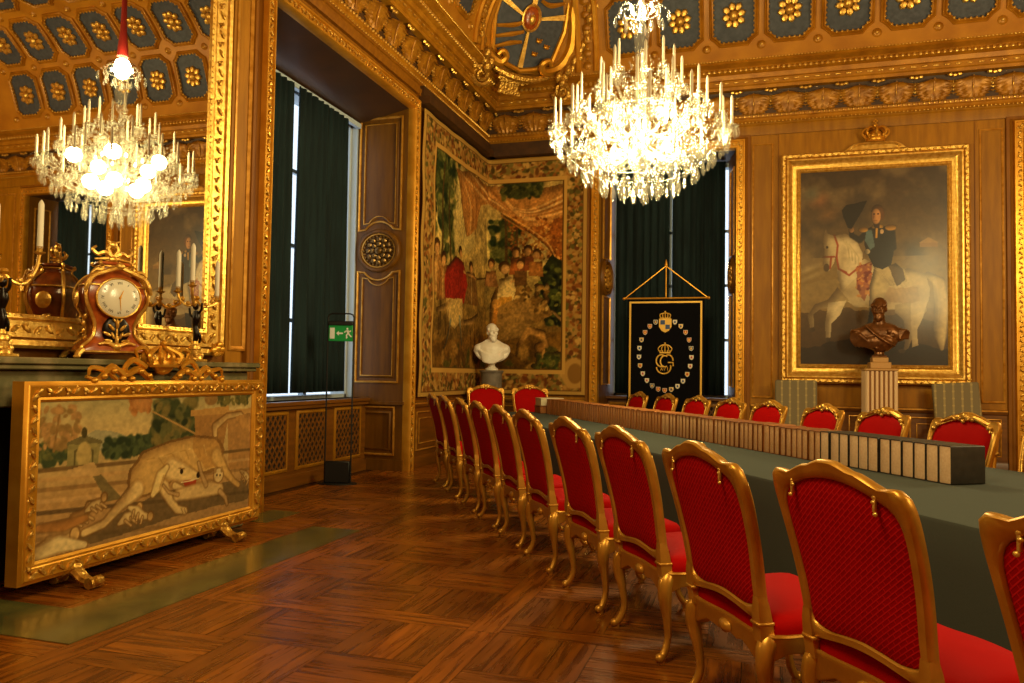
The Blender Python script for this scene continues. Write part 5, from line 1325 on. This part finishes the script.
def bust_bronze():
    root=empty('bronze_bust',(1.885,13.50,1.775),math.radians(-6)); tag(root,'brown bronze bust of a bearded officer with sash and epaulettes below the painted horse','bust')
    m=MB(); m.ell((0,.02,.36),(.34,.17,.20),16,12); m.ell((0,-.03,.25),(.26,.16,.14),16,12); m.ell((.02,-.02,.17),(.16,.12,.09),14,10)
    for s in (-1,1): m.ell((s*.27,.02,.36),(.12,.12,.11),12,10); m.ell((s*.33,.0,.42),(.09,.10,.03),10,8)
    for k in range(7): m.stube([(-.40+.02*k,.0-.02*k,.42-.01*k),(-.40+.035*k,-.04-.016*k,.27),(-.33+.05*k,-.06-.014*k,.16-.005*k)],[.022,.022,.014],6)
    for k in range(5): m.stube([(.42-.02*k,.0-.02*k,.40),(.40-.03*k,-.03-.016*k,.28)],[.018,.014],6)
    m.stube([(-.20,-.10,.50),(-.06,-.18,.36),(.10,-.18,.24),(.22,-.12,.18)],[.03,.035,.035,.03],8,flat=.6)
    for k in range(5): m.ell((.03+.012*k,-.175-.004*k,.48-.055*k),(.014,.012,.014),6,5)
    m.ell((.14,-.15,.40),(.03,.015,.035),8,6); m.ell((.19,-.13,.34),(.028,.015,.03),8,6)
    m.stube([(0,.02,.46),(0,0,.58),(0,-.01,.66)],[.13,.088,.08],14); m.stube([(.075*math.cos(t),.0+.075*math.sin(t),.545) for t in [2*PI*k/12 for k in range(13)]],.018,6)
    head(m,(0,-.02,.755),1.2,True,math.radians(-10),True)
    o=m.build('figure',M['bronze'],root); remesh(o,.011,2)
    m=MB(); m.rbox((-.11,-.10,0),(.11,.10,.03),.006); m.lathe([(.10,.03),(.075,.05),(.07,.08),(.095,.12),(.10,.14)],16); m.build('socle',M['bronze'],root)
bust_bronze()
o=empty('fluted_pedestal',(1.885,13.50,0)); o.scale=(.88,1,1); tag(o,'square fluted pedestal with pale and gilt stripes carrying the bronze bust','pedestal')
m=MB(); m.box((-.235,-.235,.16),(.235,.235,1.565),0)
for f in range(4):
    R=Matrix.Rotation(f*PI/2,4,'Z'); m.M=R
    for k in range(7):
        x=-.222+.074*k; m.tube([(x,-.238,.18),(x,-.238,1.56)],.024,8,1)
    m.M=None
m.build('shaft',[M['stripe_gold'],M['stripe_cream']],o)
m=MB(); m.rbox((-.30,-.30,0),(.30,.30,.16),.01); m.build('base',M['ped'],o)
m=MB(); m.rbox((-.27,-.27,1.565),(.27,.27,1.60),.008); m.rbox((-.17,-.17,1.60),(.17,.17,1.70),.008); m.rbox((-.13,-.13,1.70),(.13,.13,1.774),.006); m.build('capital',M['ped'],o)

# high-backed grey armchairs against the back wall
def grey_chair(loc,rz,label,lean):
    root=empty('high_backed_armchair',loc,rz); tag(root,label,'armchair','high-backed grey armchairs against the back wall')
    m=MB(); m.M=Matrix.Translation((0,.30,.50))@Matrix.Rotation(lean,4,'Y')@Matrix.Rotation(math.radians(-5),4,'X')@Matrix.Translation((0,-.30,-.50))
    m.rbox((-.325,.24,.52),(.325,.34,1.40),.02); m.build('backrest',M['greyup'],root)
    m=MB(); m.rbox((-.33,-.30,.42),(.33,.30,.53),.03); m.build('seat',M['greyup'],root)
    m=MB(); m.rbox((-.35,-.33,.34),(.35,.33,.42),.01)
    for k in range(9): m.ell((-.32+.08*k,-.335,.38),(.045,.02,.03),7,5)
    m.build('seat_rail',M['goldc'],root)
    for s in (-1,1):
        m=MB(); m.stube([(s*.35,.30,.72),(s*.36,.05,.74),(s*.37,-.20,.72),(s*.37,-.30,.70)],[.028,.03,.032,.03],8); m.stube([(s*.35,-.22,.42),(s*.36,-.24,.58),(s*.37,-.26,.70)],[.03,.022,.03],8); m.ell((s*.37,-.31,.71),(.04,.045,.05),8,6); m.ell((s*.37,-.31,.79),(.03,.03,.035),8,6)
        m.build('arm',M['gold'],root)
        for y in (-.28,.28):
            m=MB(); m.lathe([(.02,0),(.03,.04),(.018,.08),(.035,.22),(.04,.30),(.035,.35)],10,(s*.30,y,0)); m.build('leg',M['gold'],root)
grey_chair((.67,13.42,0),0,'upright grey patterned high-backed armchair left of the fluted pedestal',0)
grey_chair((3.06,13.42,0),0,'grey patterned high-backed armchair with slanting back, right of the fluted pedestal',math.radians(-4))

# ------------------------------------------------------------------ banner
def banner():
    X,Y=-1.43,13.62; root=empty('royal_banner',(X,Y,0)); tag(root,'black embroidered banner with gold border, ring of small shields and crowned monogram','banner')
    m=MB(); m.lathe([(.012,.1),(.012,3.30)],8); m.lathe([(.02,3.30),(.028,3.33),(.006,3.42)],8); m.lathe([(.25,0),(.25,.03),(.05,.06),(.02,.12)],16); m.build('pole',M['gold'],root)
    m=MB(); m.tube([(-.70,-.03,2.755),(.70,-.03,2.755)],.016,8); 
    for s in (-1,1): m.ell((s*.71,-.03,2.755),.028,8,6); m.tube([(s*.69,-.03,2.765),(0,-.01,3.31)],.010,6)
    m.build('crossbar',M['gold'],root)
    W=.645; m=MB(); P=[]
    for j in range(12):
        z=2.735-(2.735-.75)*j/11; P.append([(-W+2*W*i/24,-.055+.006*math.sin(i*.8+j*.2)*(j/11),z) for i in range(25)])
    m.grid(P); o=m.build('banner_cloth',M['bannerblack'],root,60); sd=o.modifiers.new('thickness','SOLIDIFY'); sd.thickness=.012; sd.offset=0
    tf=lambda a,b,h:(a,-.066-h,b)
    m=MB(); mould(m,rect(-W+.035,.79,W-.035,2.70),True,[(0,0),(0,.006),(-.03,.006),(-.03,0)],tf); m.build('gold_border',M['embroid'],root)
    def shield(cx,cz,s,mats,name,crown=False):
        m=MB(); o=[(-1,1),(1,1),(1,-.3),(.6,-.95),(0,-1.25),(-.6,-.95),(-1,-.3)]
        m.prism([(cx+a*s,cz+b*s) for a,b in o],0,.005,tf,0); m.prism([(cx+a*s*.8,cz+b*s*.8) for a,b in o],.005,.008,tf,1)
        if crown:
            for qa,qb,k in ((-.4,.4,2),(.4,.4,3),(-.4,-.35,3),(.4,-.35,2)):
                m.prism([(cx+(qa-.36)*s,cz+(qb-.36)*s),(cx+(qa+.36)*s,cz+(qb-.36)*s),(cx+(qa+.36)*s,cz+(qb+.36)*s),(cx+(qa-.36)*s,cz+(qb+.36)*s)],.008,.011,tf,k)
            for k in (-.7,-.35,0,.35,.7): m.stube([tf(cx+k*s,cz+s*1.05,.01),tf(cx+k*s*1.15,cz+s*(1.6+.2*(1-abs(k))),.014),tf(cx,cz+s*1.95,.012)],.010,5,4)
            m.box((cx-.85*s,-.082,cz+s),(cx+.85*s,-.066,cz+s*1.15),4); m.ell(tf(cx,cz+s*2.1,.012),.016,6,4,4)
        else: m.prism([(cx-s*.45,cz-s*.5),(cx+s*.45,cz-s*.5),(cx+s*.3,cz+s*.5),(cx-s*.3,cz+s*.5)],.008,.011,tf,2)
        m.build(name,mats,root)
    shield(0,2.30,.105,[M['embroid'],M['embroid'],M['embblue'],M['embroid'],M['embroid']],'state_crest',True)
    a,b=.44,.60; cz=1.79; cols=[('embwhite','embred'),('embroid','embred'),('embwhite','embblue'),('embroid','embblue'),('embred','embroid'),('embblue','embroid')]
    n=25
    for k in range(n):
        ang=PI/2+2*PI*(k+.5)/n
        if abs(math.cos(ang))<.22 and math.sin(ang)>0: continue
        p,q=cols[(k*5+k//3)%6]; shield(a*math.cos(ang),cz+b*math.sin(ang)*1.0,.036,[M['embwhite'],M[p],M[q]],'shield_emblem')
    # crowned monogram: two facing Cs laced through a G/S curve, XVI at the foot
    m=MB(); cz=1.66; g=lambda pts,w=.013:m.tube([tf(x,z,.010+.001*i) for i,(x,z) in enumerate(pts)],w,6)
    arc=lambda cx,cy,rx,rz,a0,a1,n=16:[(cx+rx*math.cos(math.radians(a0+(a1-a0)*k/n)),cy+rz*math.sin(math.radians(a0+(a1-a0)*k/n))) for k in range(n+1)]
    g(arc(-.06,cz+.03,.085,.10,60,300)); g(arc(.0,cz+.02,.075,.095,60,300)); g(arc(.055,cz+.03,.08,.10,110,-0)); g(arc(-.02,cz-.08,.12,.11,180,380)); g([(.05,cz-.0),(.135,cz-.0),(.14,cz-.06)])
    for x,ss in ((-.055,'X'),(-.005,'V'),(.045,'I')):
        if ss=='X': g([(x-.02,cz-.135),(x+.02,cz-.075)],.006); g([(x-.02,cz-.075),(x+.02,cz-.135)],.006)
        if ss=='V': g([(x-.018,cz-.075),(x,cz-.135),(x+.018,cz-.075)],.006)
        if ss=='I': g([(x,cz-.135),(x,cz-.075)],.006)
    m.box((-.09,-.082,cz+.155),(.09,-.066,cz+.18))
    for k in (-1,-.5,0,.5,1): m.stube([tf(.085*k,cz+.175,.01),tf(.115*k,cz+.235,.014),tf(.06*k,cz+.29,.014),tf(0,cz+.30,.012)],.010,5); m.ell(tf(.08*k,cz+.195,.014),.012,6,4)
    m.ell(tf(0,cz+.325,.012),.016,6,4); m.build('monogram',M['embroid'],root)
banner()

# ------------------------------------------------------------------ emergency exit stand
def exit_stand():
    root=empty('exit_sign_stand',(-5.05,9.02,0),math.radians(17)); tag(root,'free-standing thin black frame holding a green emergency exit sign by the left window','sign stand')
    m=MB(); w=.165; z1=2.17
    m.tube([(-w,0,.02),(-w,0,z1-.05),(-w+.015,0,z1-.015),(-w+.05,0,z1),(w-.05,0,z1),(w-.015,0,z1-.015),(w,0,z1-.05),(w,0,.02)],.010,8); m.tube([(-w,0,z1-.10),(w,0,z1-.10)],.006,6); m.build('frame',M['black'],root)
    m=MB(); m.lathe([(.25,0),(.25,.012),(.24,.018)],28,sy=.55); m.build('base_plate',M['black'],root)
    m=MB(); m.rbox((-w+.008,-.05,.02),(w-.008,.05,.29),.008); m.build('ballast_box',M['black'],root)
    m=MB(); m.rbox((-w+.012,-.03,2.02),(w-.012,.03,2.07),.005); m.build('lamp_housing',M['black'],root)
    s=MB(); s.rbox((-w+.012,-.018,1.815),(w-.012,.018,2.02),.004); s_=s.build('sign_plate',M['signgreen'],root)
    tf=lambda a,b,h:(a,-.0185-h,b); z=1.917; m=MB()
    m.prism([(-.135,z-.07),(-.075,z-.07),(-.075,z+.07),(-.135,z+.07)],0,.003,tf)
    m.prism([(-.055,z),(-.022,z+.032),(-.022,z+.010),(.032,z+.010),(.032,z-.010),(-.022,z-.010),(-.022,z-.032)],0,.003,tf); m.ell(tf(.085,z+.058,.002),(.013,.003,.014),10,6)
    st=lambda pts,r: m.tube([tf(a,b,.001) for a,b in pts],r,6,flat=.35)
    for pts,r in (([(.088,z+.04),(.098,z-.0)],.014),([(.090,z+.035),(.062,z+.028),(.050,z+.008)],.007),([(.096,z+.035),(.122,z+.02),(.130,z+.038)],.007),([(.098,z),(.075,z-.022),(.082,z-.058),(.070,z-.062)],.009),([(.100,z),(.120,z-.028),(.142,z-.045)],.009)):
        for (a0,b0),(a1,b1) in zip(pts,pts[1:]):
            L=math.hypot(a1-a0,b1-b0); nx,ny=-(b1-b0)/L*r,(a1-a0)/L*r; m.prism([(a0+nx,b0+ny),(a1+nx,b1+ny),(a1-nx,b1-ny),(a0-nx,b0-ny)],0,.003,tf)
    m.build('pictogram',M['signwhite'],s_)
exit_stand()

# ------------------------------------------------------------------ mantel clock
def clock():
    z0=1.501; root=empty('mantel_clock',(-4.545,4.71,z0),math.radians(90-27)); root.scale=(1.14,1.12,1.07); tag(root,'waisted red tortoiseshell and gilt clock with white dial on the mantel shelf','clock')
    L=[(.035,.205,.115),(.05,.215,.125),(.085,.205,.12),(.12,.165,.10),(.17,.130,.085),(.24,.128,.085),(.31,.155,.10),(.38,.188,.118),(.44,.195,.122),(.50,.182,.115),(.55,.150,.10),(.58,.115,.085),(.605,.088,.07),(.635,.085,.068),(.65,.105,.08),(.665,.10,.075)]
    def ring(z,a,b,n=24,p=5.0):
        r=[]
        for k in range(n):
            t=2*PI*k/n; c,s=math.cos(t),math.sin(t); q=(abs(c)**p+abs(s)**p)**(-1/p); r.append((a*c*q,b*s*q,z))
        return r
    m=MB(); rows=[ring(*l) for l in L]; m.grid(rows,0,False,True); m.add(rows[0],[tuple(range(24))[::-1]],0); m.add(rows[-1],[tuple(range(24))],0)
    m.build('case',M['tortoise'],root,35)
    m=MB()      # gilt edge mounts
    for sx in (-1,1):
        for sy in (-1,1):
            m.stube([(sx*(a-.006),sy*(b-.006),z) for z,a,b in L],[.011]*len(L),6)
            m.stube([(sx*.20,sy*.115,.06),(sx*.225,sy*.13,.035),(sx*.235,sy*.135,.012)],[.022,.02,.018],7); m.ell((sx*.235,sy*.135,.014),(.022,.022,.014))
    for i in (1,9,13): 
        z,a,b=L[i]; r=ring(z,a+.003,b+.003); m.tube(r+r[:1],.008,6)
    for s in (-1,1):
        m.stube([(0,-.13,.625),(s*.05,-.135,.605),(s*.10,-.135,.585),(s*.16,-.135,.55),(s*.185,-.135,.50),(s*.20,-.13,.45)],[.018,.016,.018,.014,.016,.01],6)
        m.stube([(s*.10,-.13,.60),(s*.14,-.13,.60),(s*.17,-.13,.57)],[.014,.012,.006],6)
        m.stube([(0,-.12,.085),(s*.06,-.13,.11),(s*.11,-.13,.10)],[.018,.014,.008],6)
        m.ell((s*.21,-.0,.40),(.012,.05,.06)); 
        for k in range(5): m.ell((s*(.150+.012*math.sin(k)),0,.14+.05*k),(.012,.03,.022))
    for a,z,r,ang in ((0,.24,.034,0),(-.035,.215,.030,.7),(.035,.215,.030,-.7),(-.06,.17,.03,1.1),(.06,.17,.03,-1.1),(-.025,.16,.026,.4),(.025,.16,.026,-.4),(-.05,.125,.028,1.4),(.05,.125,.028,-1.4),(0,.13,.034,0),(-.02,.265,.02,.5),(.02,.265,.02,-.5)):
        m.ell((a,-.122,z),(r*.38,.010,r),7,5,0,Matrix.Rotation(-ang,3,'Y'))
    m.tube([(0,-.112,.09),(0,-.112,.25)],[.012,.008],6); m.ell((0,-.125,.085),(.03,.02,.03)); m.ell((0,-.14,.63),(.03,.015,.025))
    m.build('gilt_mounts',M['gold_bright'],root)
    m=MB(); zc=.415; R=Matrix.Rotation(PI/2,4,'X'); m.M=Matrix.Translation((0,-.105,zc))@R; m.lathe([(.128,0),(.128,.03),(.120,.036),(.06,.046),(.01,.048)],32); d=m.build('dial',M['enamel'],root,30)
    m=MB(); m.tube([(.133*math.cos(t),-.133,zc+.133*math.sin(t)) for t in [2*PI*k/32 for k in range(33)]],.007,8); m.build('bezel',M['gold_bright'],root)
    m=MB(); nums=['XII','I','II','III','IIII','V','VI','VII','VIII','IX','X','XI']
    for k,s in enumerate(nums):
        ang=-2*PI*k/12; w={'I':.008,'V':.015,'X':.015}; tot=sum(w[c] for c in s); x=-tot/2
        def T(px,pz): 
            r=.096+pz; return (px*math.cos(ang)-r*math.sin(ang), -.1445, zc+px*math.sin(ang)+r*math.cos(ang))
        for ch in s:
            q=w[ch]; strokes={'I':[((q/2,-.013),(q/2,.013))],'V':[((.001,.013),(q/2,-.013)),((q/2,-.013),(q-.001,.013))],'X':[((.001,.013),(q-.001,-.013)),((.001,-.013),(q-.001,.013))]}[ch]
            for a,b in strokes: m.tube([T(x+a[0],a[1]),T(x+b[0],b[1])],.0017,4)
            x+=q
    for k in range(60):
        t=2*PI*k/60; m.ell((.117*math.cos(t),-.142,zc+.117*math.sin(t)),.0014,4,3)
    m.build('numerals',M['ink'],d)
    m=MB(); 
    for ang,L_,w in ((math.radians(175),.085,.004),(math.radians(20),.055,.006)): m.tube([(0,-.155,zc),(L_*math.sin(ang),-.155,zc+L_*math.cos(ang))],[w,.0015],6)
    m.ell((0,-.155,zc),(.008,.004,.008)); m.build('hands',M['gold'],d)
    m=MB(); m.ell((0,-.100,.195),(.085,.018,.10),14,8); m.build('lower_glass',M['darkbronze'],root)
    m=MB()      # top ornament
    m.ell((0,0,.69),(.035,.03,.03))
    for s in (-1,1):
        m.stube([(0,0,.70),(s*.05,-.01,.735),(s*.09,0,.72),(s*.12,.01,.75),(s*.10,.0,.775)],[.018,.016,.014,.012,.006],6); m.stube([(0,0,.70),(s*.03,.0,.76),(s*.01,0,.80),(s*.04,.0,.82)],[.016,.014,.010,.005],6); m.stube([(s*.02,0,.70),(s*.07,0,.69),(s*.11,0,.685)],[.014,.012,.006],6)
    m.ell((0,0,.79),(.028,.022,.03)); m.build('finial',M['gold_bright'],root)
clock()

# ------------------------------------------------------------------ candelabra
def candelabrum(loc,rz,label,arms):
    root=empty('candelabrum',loc,rz); root.scale=(1,1,1.1); tag(root,label,'candelabrum','candelabra on the mantel shelf')
    m=MB(); m.rbox((-.075,-.075,0),(.075,.075,.02),.004); m.lathe([(.07,.02),(.065,.04),(.045,.055),(.045,.09),(.055,.10),(.05,.125),(.035,.135),(.03,.16)],14)
    for k in range(4): t=PI/4+k*PI/2; m.ell((.055*math.cos(t),.055*math.sin(t),.05),(.02,.02,.022))
    m.build('base',M['gold_bright'],root)
    m=MB(); m.stube([(0,0,.15),(.01,0,.22),(-.005,0,.28),(.005,0,.34),(0,0,.40)],[.02,.028,.022,.034,.022],10); m.ell((0,-.005,.435),(.026,.028,.032)); m.stube([(.0,0,.37),(.05,.0,.40),(.06,0,.46)],[.014,.011,.009],6); m.stube([(0,0,.37),(-.05,0,.36),(-.07,.0,.42)],[.014,.011,.009],6); m.stube([(.01,0,.24),(.04,.01,.20),(.03,.02,.15)],[.016,.012,.01],6); m.build('figure',M['darkbronze'],root)
    m=MB(); m.tube([(0,0,.44),(0,0,.50)],.016,8); m.ell((0,0,.50),(.03,.03,.02)); m.build('stem',M['gold'],root)
    for a,r,z in arms:
        c,s=math.cos(a),math.sin(a); m=MB()
        m.stube([(0,0,.48),(c*r*.3,s*r*.3,.44),(c*r*.65,s*r*.65,.45),(c*r*.92,s*r*.92,.50+z*.5),(c*r,s*r,.54+z)],[.014,.012,.011,.012,.012],7)
        m.ell((c*r*.45,s*r*.45,.455),(.022,.022,.02)); m.ell((c*r*.75,s*r*.75,.49),(.02,.02,.02)); m.lathe([(.012,0),(.035,.012),(.038,.018),(.018,.02),(.02,.045),(.024,.05)],12,(c*r,s*r,.54+z)); A=m.build('arm',M['gold_bright'],root)
        m=MB(); m.lathe([(.020,0),(.019,.27),(.014,.285),(.003,.30)],10,(c*r,s*r,.58+z)); m.build('candle',M['candle'],A)
candelabrum((-4.61,5.72,1.501),0,'gilt and dark bronze candelabrum with white candles right of the clock',[(PI*.5,.27,-.05),(-PI*.35,.17,.03),(-PI*.75,.15,-.01)])
candelabrum((-4.61,3.88,1.501),0,'gilt candelabrum at the left edge with one candle arm reaching towards the clock',[(PI*.5,.26,.09),(-PI*.3,.2,0),(-PI*.7,.2,0)])

# ------------------------------------------------------------------ chandelier
LAMPS=[]
def chandelier(cx,cy):
    root=empty('crystal_chandelier',(cx,cy,4.0)); tag(root,'large lit crystal chandelier with many white candles and hanging glass drops','chandelier')
    Z=4.0; rr=random.Random(2)
    m=MB(); m.lathe([(.01,3.42-Z),(.06,3.46-Z),(.08,3.53-Z),(.04,3.60-Z),(.05,3.66-Z),(.10,3.74-Z),(.12,3.82-Z),(.07,3.92-Z),(.05,4.05-Z),(.11,4.15-Z),(.12,4.25-Z),(.05,4.36-Z),(.045,4.5-Z),(.09,4.6-Z),(.08,4.72-Z),(.035,4.8-Z),(.03,4.95-Z),(.07,5.02-Z),(.075,5.15-Z),(.09,5.25-Z),(.05,5.34-Z),(.03,5.42-Z),(.05,5.5-Z),(.03,5.62-Z),(.02,5.75-Z)],14)
    m.build('stem',M['crystal'],root,30)
    for R,z in ((.80,3.90),(.62,3.74),(.42,3.64),(.22,3.58),(.30,4.42),(.20,5.52),(.52,4.32)):
        m=MB(); m.tube([(R*math.cos(2*PI*k/32),R*math.sin(2*PI*k/32),z-Z) for k in range(33)],.005,6); m.build('ring',M['crystal'],root)
    m=MB()
    for k in range(8):
        t=2*PI*k/8; m.tube([(r*math.cos(t),r*math.sin(t),z-Z) for r,z in ((.88,4.05),(.80,3.90),(.62,3.74),(.42,3.64),(.22,3.58),(.1,3.55))],.003,5)
        m.tube([(.05*math.cos(t),.05*math.sin(t),4.35-Z),(.3*math.cos(t),.3*math.sin(t),4.42-Z)],.006,5)
    m.build('cage',M['crystal'],root)
    m=MB(); m.tube([(0,0,5.75-Z),(0,0,5.85-Z),(0,0,6.1-Z),(0,0,6.4-Z),(0,0,8.88-Z)],[.075,.07,.045,.035,.035],10); m.build('silk_sleeve',M['sleeve'],root)
    dropv=[(0,0),(.010,.012),(.020,.045),(.010,.085),(.003,.105),(0,.11)]
    def drop(m,x,y,z,s): m.lathe([(r*s,(-.11+h)*s) for r,h in dropv],6,(x,y,z),cap=False)
    def beadc(m,x,y,z,r): m.ell((x,y,z),(r,r,r*1.15),5,4)
    drops=[]; small=MB()
    arms=[(.98,4.17,14,0),(.90,4.24,6,.2),(.72,4.43,12,.15),(.45,4.70,8,.3),(.28,4.86,3,.8)]
    cm=MB(); cm.lathe([(.016,0),(.015,.26),(.011,.28),(.003,.30)],8); cmesh=None
    am={}
    for R,z,n,ph in arms:
        for k in range(n):
            t=2*PI*(k+ph)/n; c,s=math.cos(t),math.sin(t)
            if (R,z) not in am:
                m=MB(); m.stube([(.06,0,-.22),(R*.30,0,-.36),(R*.62,0,-.30),(R*.85,0,-.16),(R*.98,0,-.10),(R,0,-.03)],[.014,.016,.016,.014,.013,.012],6)
                m.lathe([(.012,-.05),(.05,-.035),(.068,-.02),(.064,-.012),(.02,-.012),(.018,.02),(.024,.03)],10,(R,0,0))
                # a standing glass tuft on the arm
                m.lathe([(.004,0),(.035,.03),(.03,.07),(.01,.09),(.02,.12),(0,.15)],7,(R*.62,0,-.29)); 
                A=m.build('arm',M['crystal'],root,40); am[(R,z)]=A
            else:
                A=am[(R,z)].copy(); COL.objects.link(A); A.parent=root
            A.location=(0,0,z-Z); A.rotation_euler=(0,0,t)
            if cmesh is None: Cn=cm.build('candle',M['candle'],A); cmesh=Cn.data
            else: Cn=bpy.data.objects.new('candle',cmesh); COL.objects.link(Cn); Cn.parent=A
            Cn.location=(R,0,.02)
            for q in range(6):
                a=t+2*PI*q/6; drops.append((R*c+.062*math.cos(a),R*s+.062*math.sin(a),z-.02-Z,rr.uniform(.75,1.25)))
                for b in range(3): beadc(small,R*c+.066*math.cos(a),R*s+.066*math.sin(a),z-.02-Z-.0,.010)
            for q in range(10):
                a=rr.uniform(0,2*PI); rad=rr.uniform(.0,.07); beadc(small,R*c+rad*math.cos(a),R*s+rad*math.sin(a),z-Z+rr.uniform(-.02,.07),rr.uniform(.008,.016))
            # swag of beads from the arm back to the stem
            for q in range(9):
                f=(q+.5)/9; x=R*(1-f*.75); beadc(small,x*c,x*s,z-Z+.0+.30*f-.24*math.sin(PI*f),.011)
            t2=2*PI*(k+1+ph)/n
            for q in range(9):
                f=(q+.5)/9; x=R*c*(1-f)+R*math.cos(t2)*f; y=R*s*(1-f)+R*math.sin(t2)*f; beadc(small,x,y,z-Z-.05-.12*math.sin(PI*f),.010)
            drop(small,R*math.cos((t+t2)/2)*.97,R*math.sin((t+t2)/2)*.97,z-Z-.17,.9)
            drop(small,R*.75*c,R*.75*s,z-Z-.30,.9); drop(small,R*.55*c,R*.55*s,z-Z-.36,.9)
    for R,z,n,sc in ((.80,3.90,34,1.3),(.62,3.74,28,1.4),(.42,3.64,20,1.6),(.22,3.58,12,1.5),(.08,3.46,5,1.0),(.52,4.30,26,1.1),(.30,4.42,18,1.1),(.92,4.02,34,1.15),(.70,4.0,24,1.2),(.48,3.92,18,1.3)):
        for k in range(n):
            t=2*PI*(k+.5*(n%3))/n+rr.uniform(-.05,.05); drops.append((R*math.cos(t),R*math.sin(t),z-Z-.01,sc*rr.uniform(.85,1.15))); 
            beadc(small,R*math.cos(t),R*math.sin(t),z-Z,.013); beadc(small,R*math.cos(t)*1.02,R*math.sin(t)*1.02,z-Z+.03,.010)
    # top crown
    for k in range(8):
        t=2*PI*k/8; c,s=math.cos(t),math.sin(t)
        for f in range(8):
            q=f/7; x=.05+.24*q; beadc(small,x*c,x*s,5.44-Z+.16*math.sin(q*PI*.8)-.04*q,.014)
        drops.append((.30*c,.30*s,5.50-Z,1.2)); drops.append((.20*math.cos(t+.4),.20*math.sin(t+.4),5.50-Z,1.3)); drops.append((.12*math.cos(t+.2),.12*math.sin(t+.2),5.42-Z,1.0))
    for q in range(240):       # loose cut-glass sparkle within the tiers
        z=rr.uniform(3.70,4.75); Rm=1.0*(1-((z-4.05)/.9)**2); a=rr.uniform(0,2*PI); x=Rm*math.sqrt(rr.random())*.95; beadc(small,x*math.cos(a),x*math.sin(a),z-Z,rr.uniform(.008,.02))
    small_o=small.build('crystal_beads',M['crystal'],root,20); small_o['kind']='stuff'
    rr.shuffle(drops); base=None; rest=MB()
    drops.sort(key=lambda p:-p[3]+rr.uniform(0,.3))
    for i,(x,y,z,s) in enumerate(drops):
        if i<100:
            if base is None:
                m=MB(); drop(m,0,0,0,1); base=m.build('glass_drop',M['crystal'],root,20); base.location=(x,y,z); base.scale=(s,s,s)
            else:
                o=base.copy(); COL.objects.link(o); o.parent=root; o.location=(x,y,z); o.scale=(s,s,s)
        else: drop(rest,x,y,z,s)
    ro=rest.build('glass_drops',M['crystal'],root,20); ro['kind']='stuff'
    bm=MB(); bm.lathe([(.006,-.02),(.016,0),(.014,.02),(.004,.04)],8); bo=None
    for R,z,n in ((.30,3.96,8),(.30,4.30,6),(.13,5.55,6)):
        for k in range(n):
            t=2*PI*(k+.5)/n; p=(R*math.cos(t),R*math.sin(t),z-Z)
            if bo is None: bo=bm.build('light_bulb',M['bulb'],root); o=bo
            else: o=bo.copy(); COL.objects.link(o); o.parent=root
            o.location=p
    return root
chandelier(-1.21,8.75)

# ------------------------------------------------------------------ lights, sky, camera
WARM=(1.0,.845,.42)
def lamp(loc,e,r=.08,col=WARM,name='point_light'):
    l=bpy.data.lights.new(name,'POINT'); l.energy=e; l.color=col; l.shadow_soft_size=r; o=bpy.data.objects.new(name,l); COL.objects.link(o); o.location=loc; return o
CX,CY=-1.21,8.75
for R,z,n,e in ((.34,3.95,5,62),(.55,4.28,5,46),(.13,5.58,2,40)):
    for k in range(n):
        t=2*PI*(k+.25)/n; lamp((CX+R*math.cos(t),CY+R*math.sin(t),z),e,.10)
# added fill lights, unseen behind and right of the viewer, without any chandeliers
for x,y,k in ((4.95,8.75,1.0),(4.95,1.9,1.1),(-1.21,1.9,.8)):
    lamp((x,y,3.8),330*k,.55); lamp((x,y,4.9),190*k,.45)
w=bpy.data.worlds.new('sky'); S.world=w; w.use_nodes=True
bg=w.node_tree.nodes['Background']; bg.inputs['Color'].default_value=(.74,.87,1,1); bg.inputs['Strength'].default_value=1.6

f_px,CH,YAW,PITCH,ROLL=790.,1.45,17.,2.25,.9
y_,p_,r_=[math.radians(a) for a in (YAW,PITCH,ROLL)]
F=Vector((-math.sin(y_)*math.cos(p_),math.cos(y_)*math.cos(p_),math.sin(p_))); Rr=Vector((math.cos(y_),math.sin(y_),0)); U=Rr.cross(F)
cxv=Rr*math.cos(r_)+U*math.sin(r_); cyv=U*math.cos(r_)-Rr*math.sin(r_)
mw=Matrix((cxv,cyv,-F)).transposed().to_4x4(); mw.translation=Vector((0,0,CH))
cd=bpy.data.cameras.new('camera'); cd.sensor_width=36; cd.lens=f_px*36/1024; cd.clip_start=.05; cam=bpy.data.objects.new('camera',cd); COL.objects.link(cam); cam.matrix_world=mw; S.camera=cam
S.view_settings.view_transform='Standard'; S.view_settings.look='None'; S.view_settings.exposure=-.04; S.view_settings.gamma=1; S.view_settings.use_curve_mapping=False
S.cycles.use_denoising=True; S.cycles.max_bounces=8; S.cycles.diffuse_bounces=5; S.cycles.glossy_bounces=4; S.cycles.transmission_bounces=4; S.cycles.transparent_max_bounces=24
S.cycles.sample_clamp_indirect=6; S.cycles.caustics_reflective=False; S.cycles.caustics_refractive=False
